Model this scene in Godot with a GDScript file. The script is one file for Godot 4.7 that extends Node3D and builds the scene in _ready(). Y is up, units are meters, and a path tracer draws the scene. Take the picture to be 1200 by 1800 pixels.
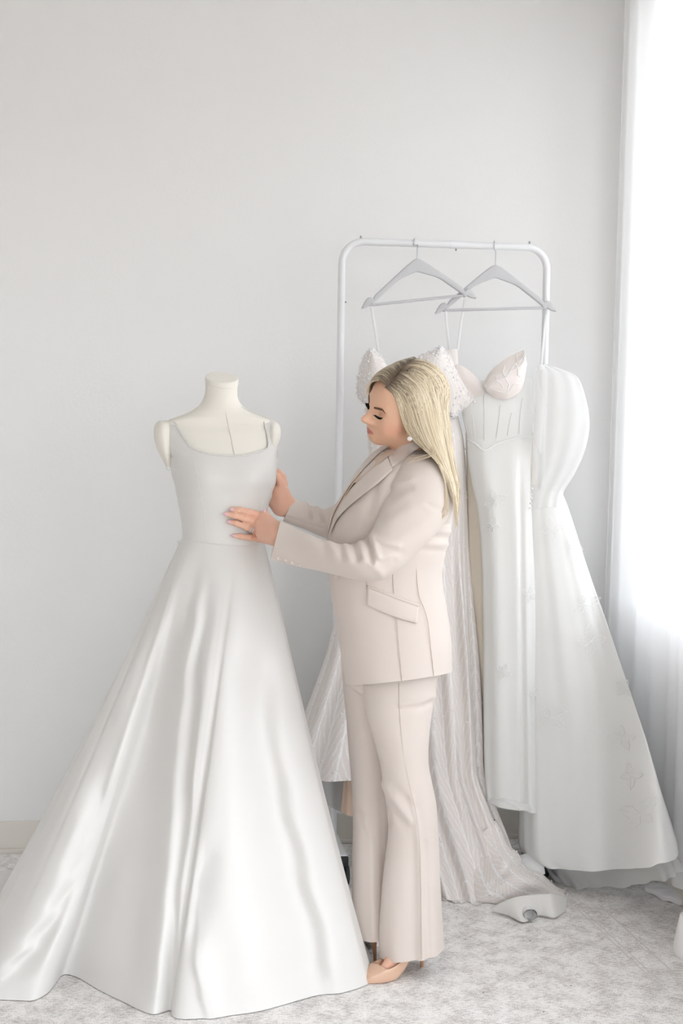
extends Node3D
# Bridal studio: a woman fits a satin gown on a dress form; a rack with two gowns by a curtained window.

const FOCAL := 2500.0          # pixels, for the 1200 x 1800 frame
const WALL_Z := -5.07
const WALL_X := 1.775
const RUG_Y := 0.008
const UP := Vector3(0, 1, 0)

var cam_t: Transform3D
var cam_inv: Transform3D
var ahead: Vector3             # horizontal direction the camera looks in
var mats := {}
var rng := RandomNumberGenerator.new()


# ---------------------------------------------------------------- points
func ray(px: float, py: float) -> Vector3:
	return cam_t.basis * Vector3((px - 600.0) / FOCAL, (900.0 - py) / FOCAL, -1.0)

func pt(px: float, py: float, z: float) -> Vector3:      # the place seen at that pixel, z metres ahead of the camera
	var d := ray(px, py)
	return cam_t.origin + d * (z / d.dot(ahead))

func ground(px: float, py: float, h: float = RUG_Y) -> Vector3:
	var d := ray(px, py)
	return cam_t.origin + d * ((h - cam_t.origin.y) / d.y)

func depth_of(p: Vector3) -> float:
	return (p - cam_t.origin).dot(ahead)

func pixel(p: Vector3) -> Vector2:
	var q: Vector3 = cam_inv * p
	return Vector2(600.0 - q.x / q.z * FOCAL, 900.0 + q.y / q.z * FOCAL)

func lut(table: Array, x: float) -> float:               # piecewise smooth table [[x, y], ...]
	var n := table.size()
	if x <= table[0][0]:
		return table[0][1]
	if x >= table[n - 1][0]:
		return table[n - 1][1]
	var i := 0
	while x > table[i + 1][0]:
		i += 1
	var t: float = (x - table[i][0]) / (table[i + 1][0] - table[i][0])
	var m0: float = 0.0 if i == 0 else (table[i + 1][1] - table[i - 1][1]) / (table[i + 1][0] - table[i - 1][0])
	var m1: float = 0.0 if i + 2 >= n else (table[i + 2][1] - table[i][1]) / (table[i + 2][0] - table[i][0])
	var h: float = table[i + 1][0] - table[i][0]
	if i == 0: m0 = (table[1][1] - table[0][1]) / h
	if i + 2 >= n: m1 = (table[i + 1][1] - table[i][1]) / h
	var t2 := t * t
	var t3 := t2 * t
	return (2 * t3 - 3 * t2 + 1) * table[i][1] + (t3 - 2 * t2 + t) * h * m0 + (-2 * t3 + 3 * t2) * table[i + 1][1] + (t3 - t2) * h * m1

func row_at(rows: Array, f: float) -> Array:             # Catmull-Rom through rows of numbers, f in 0..1
	var n := rows.size()
	var s := clampf(f, 0, 1) * (n - 1)
	var i := mini(int(s), n - 2)
	var t := s - i
	var a: Array = rows[maxi(i - 1, 0)]
	var b: Array = rows[i]
	var c: Array = rows[i + 1]
	var d: Array = rows[mini(i + 2, n - 1)]
	var o := []
	for k in b.size():
		o.append(cubic_interpolate(b[k], c[k], a[k], d[k], t))
	return o

func curve3(p: Array, f: float) -> Vector3:
	var n := p.size()
	var s := clampf(f, 0, 1) * (n - 1)
	var i := mini(int(s), n - 2)
	var a: Vector3 = p[i]
	return a.cubic_interpolate(p[i + 1], p[maxi(i - 1, 0)], p[mini(i + 2, n - 1)], s - i)

func smooth01(a: float, b: float, x: float) -> float:
	return smoothstep(a, b, x)

func seg_dist(p: Vector2, a: Vector2, b: Vector2) -> float:
	var ab := b - a
	return p.distance_to(a + ab * clampf((p - a).dot(ab) / maxf(ab.length_squared(), 1e-9), 0, 1))


# ---------------------------------------------------------------- mesh builder
class Mesher:
	var v := PackedVector3Array()
	var uv := PackedVector2Array()
	var col := PackedColorArray()
	var idx := PackedInt32Array()
	var weld := []               # [first, second] vertices that share a normal
	var ink := Color.WHITE
	var coloured := false

	func add(p: Vector3, t := Vector2.ZERO) -> int:
		v.append(p); uv.append(t); col.append(ink)
		return v.size() - 1

	func tri(a: int, b: int, c: int) -> void:
		idx.append(a); idx.append(b); idx.append(c)

	func quad(a: int, b: int, c: int, d: int) -> void:
		tri(a, b, c); tri(a, c, d)

	# rows x cols points, columns run left to right and rows downwards as seen from outside
	func grid(p: PackedVector3Array, rows: int, cols: int, closed := false, tints := PackedColorArray(), su := 1.0, sv := 1.0) -> int:
		var first := v.size()
		var wide := cols + (1 if closed else 0)
		for r in rows:
			for c in wide:
				var k := r * cols + (c % cols)
				v.append(p[k])
				uv.append(Vector2(su * c / maxf(wide - 1, 1), sv * r / maxf(rows - 1, 1)))
				col.append(tints[k] if tints.size() else ink)
			if closed:
				weld.append([first + r * wide, first + r * wide + cols])
		if tints.size(): coloured = true
		for r in rows - 1:
			for c in wide - 1:
				var a := first + r * wide + c
				quad(a, a + 1, a + wide + 1, a + wide)
		return first

	func fan(ring: Array, flip := false) -> void:           # flat cap with its own vertices
		var m := Vector3.ZERO
		for p in ring: m += p
		m /= ring.size()
		var c := add(m)
		var f := v.size()
		for p in ring: add(p)
		var n := ring.size()
		for i in n:
			if flip: tri(c, f + (i + 1) % n, f + i)
			else: tri(c, f + i, f + (i + 1) % n)

	func tube(path: Array, radii, sides := 8, caps := true, flat := 1.0, flat_dir := Vector3.ZERO) -> void:
		var n := path.size()
		var side := Vector3.ZERO
		var pts := PackedVector3Array()
		var rings := []
		for i in n:
			var d: Vector3 = (path[mini(i + 1, n - 1)] - path[maxi(i - 1, 0)])
			d = d.normalized() if d.length() > 1e-9 else Vector3.UP
			if flat_dir != Vector3.ZERO:
				side = (flat_dir - d * flat_dir.dot(d)).normalized()
			elif side == Vector3.ZERO:
				side = d.cross(Vector3.UP if absf(d.y) < 0.9 else Vector3.RIGHT).normalized()
			else:
				side = (side - d * side.dot(d)).normalized()
			var other := d.cross(side)
			var r: float = radii if radii is float else radii[i]
			var ring := []
			for k in sides:
				var a := TAU * k / sides
				var q: Vector3 = path[i] + (side * cos(a) * flat + other * sin(a)) * r
				pts.append(q)
				ring.append(q)
			rings.append(ring)
		grid(pts, n, sides, true)
		if caps:
			fan(rings[0], true)
			fan(rings[n - 1], false)

	func box(lo: Vector3, hi: Vector3, bevel := 0.0) -> void:
		if bevel <= 0.0:
			var c := [Vector3(lo.x, lo.y, lo.z), Vector3(hi.x, lo.y, lo.z), Vector3(hi.x, hi.y, lo.z), Vector3(lo.x, hi.y, lo.z), Vector3(lo.x, lo.y, hi.z), Vector3(hi.x, lo.y, hi.z), Vector3(hi.x, hi.y, hi.z), Vector3(lo.x, hi.y, hi.z)]
			for f in [[7, 6, 5, 4], [2, 3, 0, 1], [3, 7, 4, 0], [6, 2, 1, 5], [3, 2, 6, 7], [4, 5, 1, 0]]:
				var s := v.size()
				for k in f: add(c[k])
				quad(s, s + 1, s + 2, s + 3)
			return
		var m := (lo + hi) / 2
		var e := (hi - lo) / 2
		var b := minf(bevel, minf(e.x, minf(e.y, e.z)) * 0.99)
		var faces := [[Vector3.BACK, Vector3.RIGHT], [Vector3.FORWARD, Vector3.LEFT], [Vector3.LEFT, Vector3.BACK], [Vector3.RIGHT, Vector3.FORWARD], [Vector3.UP, Vector3.RIGHT], [Vector3.DOWN, Vector3.RIGHT]]
		for f in faces:
			var n: Vector3 = f[0]
			var x: Vector3 = f[1]
			var y: Vector3 = n.cross(x)
			var ex := (x * e).length()
			var ey := (y * e).length()
			var en := (n * e).length()
			var s := v.size()
			# each face: its flat middle and the half of the bevel around it
			for j in 4:
				for i in 4:
					var px: float = [-ex + b * 0.3, -ex + b, ex - b, ex - b * 0.3][i]
					var py: float = [ey - b * 0.3, ey - b, -ey + b, -ey + b * 0.3][j]
					var on_edge: bool = i == 0 or i == 3 or j == 0 or j == 3
					add(m + x * px + y * py + n * (en - (b * 0.3 if on_edge else 0.0)))
			for j in 3:
				for i in 3:
					var a := s + j * 4 + i
					quad(a, a + 1, a + 5, a + 4)

	func ellipsoid(c: Vector3, ax: Vector3, ay: Vector3, az: Vector3, nu := 20, nv := 12) -> void:
		var p := PackedVector3Array()
		for i in nv + 1:
			var t := PI * i / nv
			for k in nu:
				var a := TAU * k / nu
				p.append(c + ay * cos(t) + (ax * cos(a) - az * sin(a)) * sin(t))
		grid(p, nv + 1, nu, true)

	func mesh(offset := Vector3.ZERO, flat_shade := false) -> ArrayMesh:
		var n := PackedVector3Array()
		n.resize(v.size())
		for i in range(0, idx.size(), 3):
			var a := idx[i]
			var b := idx[i + 1]
			var c := idx[i + 2]
			var q := (v[c] - v[a]).cross(v[b] - v[a])
			n[a] += q; n[b] += q; n[c] += q
		for w in weld:
			var s: Vector3 = n[w[0]] + n[w[1]]
			n[w[0]] = s; n[w[1]] = s
		for i in n.size():
			n[i] = n[i].normalized() if n[i].length_squared() > 1e-30 else Vector3.UP
		var moved := v
		if offset != Vector3.ZERO:
			moved = PackedVector3Array(v)
			for i in moved.size(): moved[i] -= offset
		var arr := []
		arr.resize(Mesh.ARRAY_MAX)
		arr[Mesh.ARRAY_VERTEX] = moved
		arr[Mesh.ARRAY_NORMAL] = n
		arr[Mesh.ARRAY_TEX_UV] = uv
		if coloured: arr[Mesh.ARRAY_COLOR] = col
		arr[Mesh.ARRAY_INDEX] = idx
		var m := ArrayMesh.new()
		m.add_surface_from_arrays(Mesh.PRIMITIVE_TRIANGLES, arr)
		return m


# ---------------------------------------------------------------- things and parts
func thing(called: String, label: String, category: String, base: Vector3, group := "") -> Node3D:
	var o := Node3D.new()
	o.name = called
	add_child(o, true)
	o.position = base
	o.set_meta("label", label)
	o.set_meta("category", category)
	if group: o.set_meta("group", group)
	return o

func part(owner_node: Node3D, called: String, mb: Mesher, m: Material, label := "") -> MeshInstance3D:
	var o := MeshInstance3D.new()
	o.name = called
	owner_node.add_child(o, true)
	var root: Node3D = owner_node if owner_node.get_parent() == self else owner_node.get_parent()
	o.mesh = mb.mesh(root.position)
	o.material_override = m
	if label: o.set_meta("label", label)
	return o

func struct_part(called: String, mb: Mesher, m: Material, label: String, category := "") -> MeshInstance3D:
	var o := MeshInstance3D.new()
	o.name = called
	add_child(o, true)
	o.mesh = mb.mesh()
	o.material_override = m
	o.set_meta("kind", "structure")
	o.set_meta("label", label)
	if category: o.set_meta("category", category)
	return o

func paint(key: String, c: Color, rough := 0.8, spec := 0.5) -> StandardMaterial3D:
	if mats.has(key):
		return mats[key]
	var m := StandardMaterial3D.new()
	m.resource_name = key
	m.albedo_color = c
	m.roughness = rough
	m.metallic_specular = spec
	mats[key] = m
	return m

func rgb(r: int, g: int, b: int, a := 1.0) -> Color:
	return Color(r / 255.0, g / 255.0, b / 255.0, a)

func tone(r: int, g: int, b: int) -> Color:      # for vertex colours, which are linear
	return rgb(r, g, b).srgb_to_linear()

func noise_tex(size: int, freq: float, oct: int, seed_n: int, bump := true, strength := 4.0) -> NoiseTexture2D:
	var n := FastNoiseLite.new()
	n.seed = seed_n
	n.frequency = freq
	n.fractal_octaves = oct
	var t := NoiseTexture2D.new()
	t.width = size; t.height = size
	t.seamless = true
	t.noise = n
	t.as_normal_map = bump
	t.bump_strength = strength
	return t

# A body of rings. Rows: [left x, left y, right x, right y, depth, half depth, tilt, power]
# bump(f, angle, px, py, near) gives metres outwards (towards the viewer on the near side)
func loft(mb: Mesher, rows: Array, n_rows: int, n_around: int, bump = null, tint = null, cap_top := false, cap_end := false, a0 := 0.0, a1 := TAU) -> Array:
	var p := PackedVector3Array()
	var tints := PackedColorArray()
	var whole := absf(a1 - a0 - TAU) < 0.001
	var last := []
	var first := []
	for i in n_rows:
		var f := float(i) / (n_rows - 1)
		var r := row_at(rows, f)
		var e1 := pt(r[0], r[1], r[4])
		var e2 := pt(r[2], r[3], r[4])
		var c := (e1 + e2) / 2
		var h := e1 - c
		var tilt: float = r[6] if r.size() > 6 else 0.0
		var pw: float = r[7] if r.size() > 7 else 2.0
		var deep: Vector3 = (ahead + UP * tilt) * r[5]
		var ring := []
		for k in n_around:
			var a: float = a0 + (a1 - a0) * k / (n_around if whole else n_around - 1)
			var ca := cos(a)
			var sa := sin(a)
			if pw != 2.0:
				ca = signf(ca) * pow(absf(ca), 2.0 / pw)
				sa = signf(sa) * pow(absf(sa), 2.0 / pw)
			var g := (1.0 - ca) / 2
			var q := pt(lerpf(r[0], r[2], g), lerpf(r[1], r[3], g), r[4] - r[5] * sa)
			q.y = lerpf(e1.y, e2.y, g) - tilt * r[5] * sa
			if bump != null:
				var s := pixel(q)
				var w: float = bump.call(f, a, s.x, s.y, sa)
				if w != 0.0:
					var out := (h.normalized() * cos(a) * 0.25 - deep.normalized() * sin(a)).normalized()
					q += out * w
			p.append(q)
			ring.append(q)
			if tint != null:
				tints.append(tint.call(f, a, lerpf(r[0], r[2], (1 - ca) / 2), lerpf(r[1], r[3], (1 - ca) / 2)))
		if i == 0: first = ring
		last = ring
	mb.grid(p, n_rows, n_around, whole, tints)
	if cap_top: mb.fan(first, false)
	if cap_end: mb.fan(last, true)
	return [first, last]


# ---------------------------------------------------------------- scene
func _ready() -> void:
	rng.seed = 11
	var cam := Camera3D.new()
	cam.name = "camera"
	cam.position = Vector3(0, 1.58, 0)
	cam.rotation_order = EULER_ORDER_YXZ
	cam.rotation_degrees = Vector3(-4.0, -8.4, 0.86)
	cam.fov = rad_to_deg(2.0 * atan(900.0 / FOCAL))
	cam.near = 0.05
	cam.far = 100.0
	var lens := CameraAttributesPhysical.new()
	lens.frustum_focal_length = 12.0 * FOCAL / 900.0
	lens.frustum_focus_distance = 4.0
	lens.frustum_near = 0.05
	lens.frustum_far = 100.0
	lens.exposure_aperture = 3.2
	cam.attributes = lens
	add_child(cam)
	cam.current = true
	cam_t = cam.transform
	cam_inv = cam_t.affine_inverse()
	ahead = -cam_t.basis.z
	ahead.y = 0
	ahead = ahead.normalized()

	var env := Environment.new()
	env.background_mode = Environment.BG_SKY
	var sky_m := ProceduralSkyMaterial.new()          # bright overcast
	sky_m.sky_top_color = Color(0.955, 0.975, 1.0)
	sky_m.sky_horizon_color = Color(0.97, 0.985, 1.0)
	sky_m.ground_horizon_color = Color(0.80, 0.80, 0.79)
	sky_m.ground_bottom_color = Color(0.62, 0.61, 0.60)
	sky_m.sky_energy_multiplier = 1.0
	var sky := Sky.new()
	sky.sky_material = sky_m
	env.sky = sky
	env.background_energy_multiplier = 1.0
	env.tonemap_mode = Environment.TONE_MAPPER_LINEAR
	env.tonemap_exposure = 5.4
	env.sdfgi_enabled = true
	env.ssao_enabled = true
	env.ssil_enabled = true
	var we := WorldEnvironment.new()
	we.name = "environment"
	we.environment = env
	add_child(we)

	build_materials()
	build_room()
	build_curtain()
	build_gown()
	build_rack()
	build_beaded_gown()
	build_lace_gown()
	build_woman()
	build_loose_cloth()


func build_materials() -> void:
	var wallm := paint("wall paint", rgb(246, 246, 245), 0.85, 0.3)
	wallm.normal_enabled = true
	wallm.normal_texture = noise_tex(512, 0.05, 3, 5, true, 1.5)
	wallm.normal_scale = 0.15
	wallm.uv1_triplanar = true
	wallm.uv1_world_triplanar = true
	wallm.uv1_scale = Vector3(2, 2, 2)
	paint("ceiling paint", rgb(247, 247, 246), 0.9, 0.2)
	paint("cream base", rgb(236, 231, 222), 0.5)
	paint("floor boards", rgb(150, 128, 106), 0.5)
	paint("window frame", rgb(240, 240, 240), 0.4)
	var glass := paint("window glass", rgb(250, 252, 255, 0.06), 0.02)
	glass.transparency = BaseMaterial3D.TRANSPARENCY_ALPHA
	var sheer := paint("sheer curtain", rgb(251, 251, 252, 0.72), 0.95, 0.1)
	sheer.transparency = BaseMaterial3D.TRANSPARENCY_ALPHA
	sheer.backlight_enabled = true
	sheer.backlight = Color(0.95, 0.95, 0.95)
	paint("curtain hem cloth", rgb(242, 240, 240), 0.9, 0.2)
	var satin := paint("ivory satin", rgb(227, 225, 222), 0.42, 0.5)
	satin.rim_enabled = true
	satin.rim = 0.25
	satin.rim_tint = 0.5
	paint("satin seam", rgb(232, 230, 227), 0.5)
	paint("form cloth", rgb(243, 239, 230), 0.85, 0.25)
	paint("form seam", rgb(226, 220, 208), 0.85, 0.25)
	paint("rack white", rgb(240, 241, 243), 0.35)
	paint("black plastic", rgb(30, 33, 36), 0.5)
	paint("screw metal", rgb(150, 150, 152), 0.35).metallic = 0.9
	paint("hanger paint", rgb(200, 200, 202), 0.55)
	paint("hanger steel", rgb(205, 207, 210), 0.3).metallic = 0.8


func build_room() -> void:
	var wm: Material = mats["wall paint"]
	var lo_x := -3.6
	var hi_z := 2.8
	var top := 3.5
	var m := Mesher.new()
	m.box(Vector3(lo_x - 0.2, -0.2, WALL_Z - 0.25), Vector3(WALL_X + 0.25, 0.0, hi_z + 0.25))
	struct_part("floor", m, mats["floor boards"], "studio floor lying hidden beneath the pale rug")
	m = Mesher.new()
	m.box(Vector3(lo_x - 0.2, top, WALL_Z - 0.25), Vector3(WALL_X + 0.25, top + 0.2, hi_z + 0.25))
	struct_part("ceiling", m, mats["ceiling paint"], "white ceiling above the studio")
	m = Mesher.new()
	m.box(Vector3(lo_x - 0.2, 0, WALL_Z - 0.25), Vector3(WALL_X + 0.25, top, WALL_Z))
	struct_part("wall_back", m, wm, "plain white wall behind the clothes rack")
	m = Mesher.new()
	m.box(Vector3(lo_x - 0.2, 0, WALL_Z), Vector3(lo_x, top, hi_z))
	struct_part("wall_left", m, wm, "plain white wall opposite the curtained window")
	m = Mesher.new()
	# windows: [from, to, sill, head]; the tall ones are unseen, added beside and behind the camera for daylight
	var spans_f := [[-2.4, 1.5, 0.12, 2.6]]
	wall_with_windows(m, false, hi_z, hi_z + 0.2, lo_x, WALL_X, top, spans_f)
	struct_part("wall_front", m, wm, "white wall behind the camera with an added unseen window")
	m = Mesher.new()
	var spans_r := [[-4.80, -3.05, 0.90, 3.1], [-2.85, -0.95, 0.12, 2.7], [-0.75, 1.35, 0.12, 2.7]]
	wall_with_windows(m, true, WALL_X, WALL_X + 0.2, WALL_Z, hi_z, top, spans_r)
	struct_part("wall_right", m, wm, "white window wall beside the sheer curtain")
	var n := 1
	for s in spans_r:
		build_window("window_%d" % n, true, WALL_X + 0.08, s[0], s[1], s[2], s[3])
		n += 1
	for s in spans_f:
		build_window("window_%d" % n, false, hi_z + 0.08, s[0], s[1], s[2], s[3])
		n += 1
	# cream base with its small shoe moulding
	m = Mesher.new()
	m.box(Vector3(lo_x, 0, WALL_Z), Vector3(WALL_X, 0.118, WALL_Z + 0.012), 0.004)
	var bb := struct_part("baseboard_back", m, mats["cream base"], "cream baseboard along the back wall")
	m = Mesher.new()
	m.box(Vector3(lo_x, 0, WALL_Z + 0.012), Vector3(WALL_X - 0.012, 0.024, WALL_Z + 0.026), 0.006)
	var shoe := MeshInstance3D.new()
	shoe.name = "shoe_moulding"
	bb.add_child(shoe)
	shoe.mesh = m.mesh()
	shoe.material_override = paint("shoe paint", rgb(226, 220, 213), 0.5)
	m = Mesher.new()
	m.box(Vector3(WALL_X - 0.012, 0, WALL_Z + 0.012), Vector3(WALL_X, 0.118, hi_z), 0.004)
	struct_part("baseboard_right", m, mats["cream base"], "cream baseboard along the window wall")
	build_rug()


func wall_with_windows(m: Mesher, along_z: bool, d0: float, d1: float, a0: float, a1: float, top: float, spans: Array) -> void:
	var cuts := [a0]
	for s in spans:
		cuts.append(s[0]); cuts.append(s[1])
	cuts.append(a1)
	for i in cuts.size() - 1:
		var pieces := [[0.0, top]] if i % 2 == 0 else [[0.0, spans[i / 2][2]], [spans[i / 2][3], top]]
		for p in pieces:
			if along_z: m.box(Vector3(d0, p[0], cuts[i]), Vector3(d1, p[1], cuts[i + 1]))
			else: m.box(Vector3(cuts[i], p[0], d0), Vector3(cuts[i + 1], p[1], d1))


func build_window(called: String, along_z: bool, d: float, a0: float, a1: float, sill: float, head: float) -> void:
	var put := func(mb: Mesher, u0: float, v0: float, u1: float, v1: float, t: float) -> void:
		if along_z: mb.box(Vector3(d - t, v0, u0), Vector3(d + t, v1, u1), 0.004)
		else: mb.box(Vector3(u0, v0, d - t), Vector3(u1, v1, d + t), 0.004)
	var m := Mesher.new()
	var f := 0.05
	put.call(m, a0, sill, a0 + f, head, 0.03)
	put.call(m, a1 - f, sill, a1, head, 0.03)
	put.call(m, a0 + f, sill, a1 - f, sill + f, 0.03)
	put.call(m, a0 + f, head - f, a1 - f, head, 0.03)
	var mid := (a0 + a1) / 2
	put.call(m, mid - 0.02, sill + f, mid + 0.02, head - f, 0.025)
	var w := struct_part(called, m, mats["window frame"], "bright white framed window behind the sheer curtain" if called == "window_1" else "unseen tall white framed window of two panes, added for daylight")
	for s in [[a0 + f, mid - 0.02], [mid + 0.02, a1 - f]]:
		m = Mesher.new()
		if along_z: m.box(Vector3(d - 0.003, sill + f, s[0]), Vector3(d + 0.003, head - f, s[1]))
		else: m.box(Vector3(s[0], sill + f, d - 0.003), Vector3(s[1], head - f, d + 0.003))
		var p := MeshInstance3D.new()
		p.name = "pane"
		w.add_child(p, true)
		p.mesh = m.mesh()
		p.material_override = mats["window glass"]


func build_rug() -> void:
	# distressed grey pattern printed into a short ivory pile
	var size := 1024
	var im := Image.create(size, size, false, Image.FORMAT_RGB8)
	var big := FastNoiseLite.new()
	big.seed = 3; big.frequency = 0.010; big.fractal_octaves = 4
	var streak := FastNoiseLite.new()
	streak.seed = 8; streak.frequency = 0.05; streak.fractal_octaves = 3
	var fine := FastNoiseLite.new()
	fine.seed = 21; fine.frequency = 0.22; fine.fractal_octaves = 2
	var base := rgb(250, 247, 244)
	var grey := rgb(172, 169, 169)
	var warm := rgb(236, 229, 224)
	for y in size:
		for x in size:
			var b := big.get_noise_2d(x, y)
			var s := streak.get_noise_2d(x * 0.7, y * 2.6)
			var g := fine.get_noise_2d(x * 0.8, y * 1.6)
			var k := clampf((s * 1.0 + b * 0.55 + g * 1.1 - 0.10) * 2.3, 0, 1) * 0.85
			var c := base.lerp(warm, clampf(0.35 + b * 1.3, 0, 1) * 0.55).lerp(grey, k * 0.85)
			c = c.lerp(Color(1, 1, 1), clampf(g * 0.25, 0, 0.2))
			im.set_pixel(x, y, c)
	var m := paint("rug pile", Color.WHITE, 0.98, 0.1)
	m.albedo_texture = ImageTexture.create_from_image(im)
	m.uv1_scale = Vector3(5.2, 5.2, 1)
	m.heightmap_enabled = true
	m.heightmap_texture = noise_tex(512, 0.15, 3, 33, false)
	m.heightmap_scale = 0.25
	var mb := Mesher.new()
	var lo := Vector3(-3.3, 0, WALL_Z + 0.027)
	var hi := Vector3(WALL_X - 0.0125, RUG_Y, -1.6)
	mb.box(lo, hi, 0.003)
	for i in mb.v.size():
		mb.uv[i] = Vector2((mb.v[i].x - lo.x) / 5.0, (mb.v[i].z - lo.z) / 5.0)
	var o := thing("rug", "low pile ivory rug with a worn grey pattern covering the whole floor", "rug", Vector3(-0.8, 0, -3.3))
	part(o, "pile", mb, m)
	# the two thin border stripes woven along one side
	for s in [[Vector2(1008, 1592), Vector2(1150, 1726)], [Vector2(1016, 1592), Vector2(1160, 1726)], [Vector2(1052, 1590), Vector2(1190, 1716)]]:
		mb = Mesher.new()
		var a := ground(s[0].x, s[0].y)
		var b := ground(s[1].x, s[1].y)
		var side := (b - a).cross(UP).normalized() * 0.0022
		var k := mb.v.size()
		for p in [a - side, a + side, b + side, b - side]:
			mb.add(p + UP * 0.0006)
		mb.quad(k, k + 1, k + 2, k + 3)
		part(o, "border_stripe", mb, paint("rug stripe", rgb(222, 217, 212), 0.98, 0.1))
	for c in [[1003, 1733, "tiny green leaf crumb on the open rug, the one nearest the window wall"], [849, 1745, "tiny dark leaf crumb on the rug, the one nearest the nude shoes"], [955, 1779, "tiny brown leaf crumb on the rug, the one closest to the camera"], [932, 1654, "tiny green leaf crumb on the rug just in front of the beaded train"]]:
		mb = Mesher.new()
		var p := ground(c[0], c[1]) + UP * 0.001
		mb.ellipsoid(p, Vector3(0.0025, 0, 0.001), Vector3(0, 0.001, 0), Vector3(0, 0, 0.0018), 6, 4)
		var crumb := thing("leaf_crumb", c[2], "crumb", p, "tiny leaf crumbs on the rug")
		part(crumb, "crumb", mb, paint("crumb green", rgb(120, 128, 84), 0.9))


func build_curtain() -> void:
	var x0 := WALL_X - 0.085
	var top := 3.32
	var rows := 60
	var cols := 320
	var z0 := -4.875
	var z1 := -3.05
	var p := PackedVector3Array()
	for r in rows:
		var f := float(r) / (rows - 1)
		var y := lerpf(top, 0.115, f)
		for c in cols:
			var s := float(c) / (cols - 1)
			var z := lerpf(z0, z1, s)
			var spread := lerpf(0.8, 1.25, f)
			var w := sin(s * 92.0 + sin(s * 17.0) * 1.4) * 0.006 + sin(s * 41.0 + 1.0 + f * 0.8) * 0.007 + sin(s * 17.0 + f * 1.2) * 0.006
			# the free edge drifts a little outwards on its way down
			var edge := exp(-s * 9.0)
			p.append(Vector3(x0 + w * spread - edge * 0.014 * f, y, z - edge * 0.05 * f))
	var m := Mesher.new()
	m.grid(p, rows, cols)
	var o := thing("sheer_curtain", "long white sheer curtain hanging full height over the bright window", "curtain", Vector3(x0, 0, (z0 + z1) / 2))
	part(o, "drape", m, mats["sheer curtain"])
	m = Mesher.new()
	var path := []
	for r in rows:
		path.append(p[r * cols])
	m.tube(path, 0.0022, 6)
	part(o, "side_hem", m, mats["curtain hem cloth"])
	m = Mesher.new()
	m.tube([Vector3(x0, top + 0.012, z0 - 0.05), Vector3(x0, top + 0.012, z1 + 0.1)], 0.012, 12)
	for z in [z0 + 0.05, z1]:
		m.tube([Vector3(x0, top + 0.012, z), Vector3(WALL_X, top + 0.012, z)], 0.008, 8)
	var rod := thing("curtain_rod", "white curtain rod fixed to the wall above the window", "rod", Vector3(WALL_X, top, z0))
	part(rod, "pole", m, mats["rack white"])


func build_loose_cloth() -> void:
	# folded end of the curtain lining that lies on the rug
	var m := Mesher.new()
	var outline := [Vector2(1132, 1566), Vector2(1178, 1551), Vector2(1232, 1560), Vector2(1250, 1600), Vector2(1194, 1591), Vector2(1165, 1583)]
	var pts := []
	for q in outline: pts.append(ground(q.x, q.y))
	var mid := Vector3.ZERO
	for q in pts: mid += q / pts.size()
	var rings := PackedVector3Array()
	var n := 48
	for lay in [[1.0, 0.002], [1.0, 0.014], [0.97, 0.018], [0.7, 0.024], [0.35, 0.024], [0.01, 0.022]]:
		for k in n:
			var f := float(k) / n * pts.size()
			var i := int(f)
			var q: Vector3 = pts[i].lerp(pts[(i + 1) % pts.size()], f - i)
			var w := sin(k * 0.9) * 0.002
			rings.append(mid + (q - mid) * lay[0] + UP * (lay[1] + w))
	var flip := PackedVector3Array()
	for r in 6:
		for k in n: flip.append(rings[(5 - r) * n + k])
	m.grid(flip, 6, n, true)
	var o := thing("folded_cloth", "flat folded end of white cloth lying on the rug below the curtain", "cloth", mid)
	part(o, "fold", m, mats["curtain hem cloth"])
	# a bulging hem of another white cloth that reaches in at the side
	m = Mesher.new()
	var rows := [[1196, 1604, 1290, 1604, 4.14, 0.06], [1190, 1630, 1292, 1630, 4.12, 0.10], [1185, 1660, 1294, 1660, 4.12, 0.12], [1188, 1678, 1292, 1682, 4.12, 0.12], [1200, 1690, 1285, 1690, 4.12, 0.10]]
	loft(m, rows, 24, 48, func(f, a, _x, _y, _n): return sin(a * 5.0 + f) * 0.006, null, true, true)
	o = thing("cloth_bundle", "white gathered cloth bundle just reaching in from the frame edge", "cloth", ground(1240, 1690))
	part(o, "bundle", m, mats["curtain hem cloth"])


# ---------------------------------------------------------------- dress form and its satin gown
const FORM_Z := 4.15
const FORM_L := [[736, 303], [742, 284], [760, 287], [780, 291], [800, 296], [820, 299], [830, 301], [860, 308], [880, 312], [900, 316], [920, 319], [940, 320], [958, 318]]
const FORM_R := [[736, 462], [742, 484], [760, 488], [780, 489], [800, 489], [820, 487], [845, 485], [870, 478], [890, 472], [910, 468], [930, 466], [945, 465], [960, 466]]
const FORM_D := [[736, 0.030], [742, 0.042], [750, 0.058], [760, 0.072], [780, 0.092], [800, 0.107], [830, 0.122], [860, 0.126], [900, 0.116], [930, 0.108], [960, 0.106]]

func form_front(px: float, py: float) -> float:        # depth of the bodice's near surface
	var l := lut(FORM_L, py)
	var r := lut(FORM_R, py)
	var u := clampf((px - (l + r) / 2) / ((r - l) / 2), -1, 1)
	var z := FORM_Z - lut(FORM_D, py) * pow(1.0 - pow(absf(u), 2.4), 1.0 / 2.4)
	for c in [Vector2(352, 838), Vector2(442, 838)]:
		z -= 0.011 * exp(-((px - c.x) ** 2) / (30.0 ** 2) - ((py - c.y) ** 2) / (26.0 ** 2))
	return z

func form_row(y: float, slack: float) -> Array:
	return [lut(FORM_L, y) + slack * 600, y, lut(FORM_R, y) - slack * 600, y, FORM_Z, lut(FORM_D, y) - slack, 0.0, 2.4]

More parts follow.
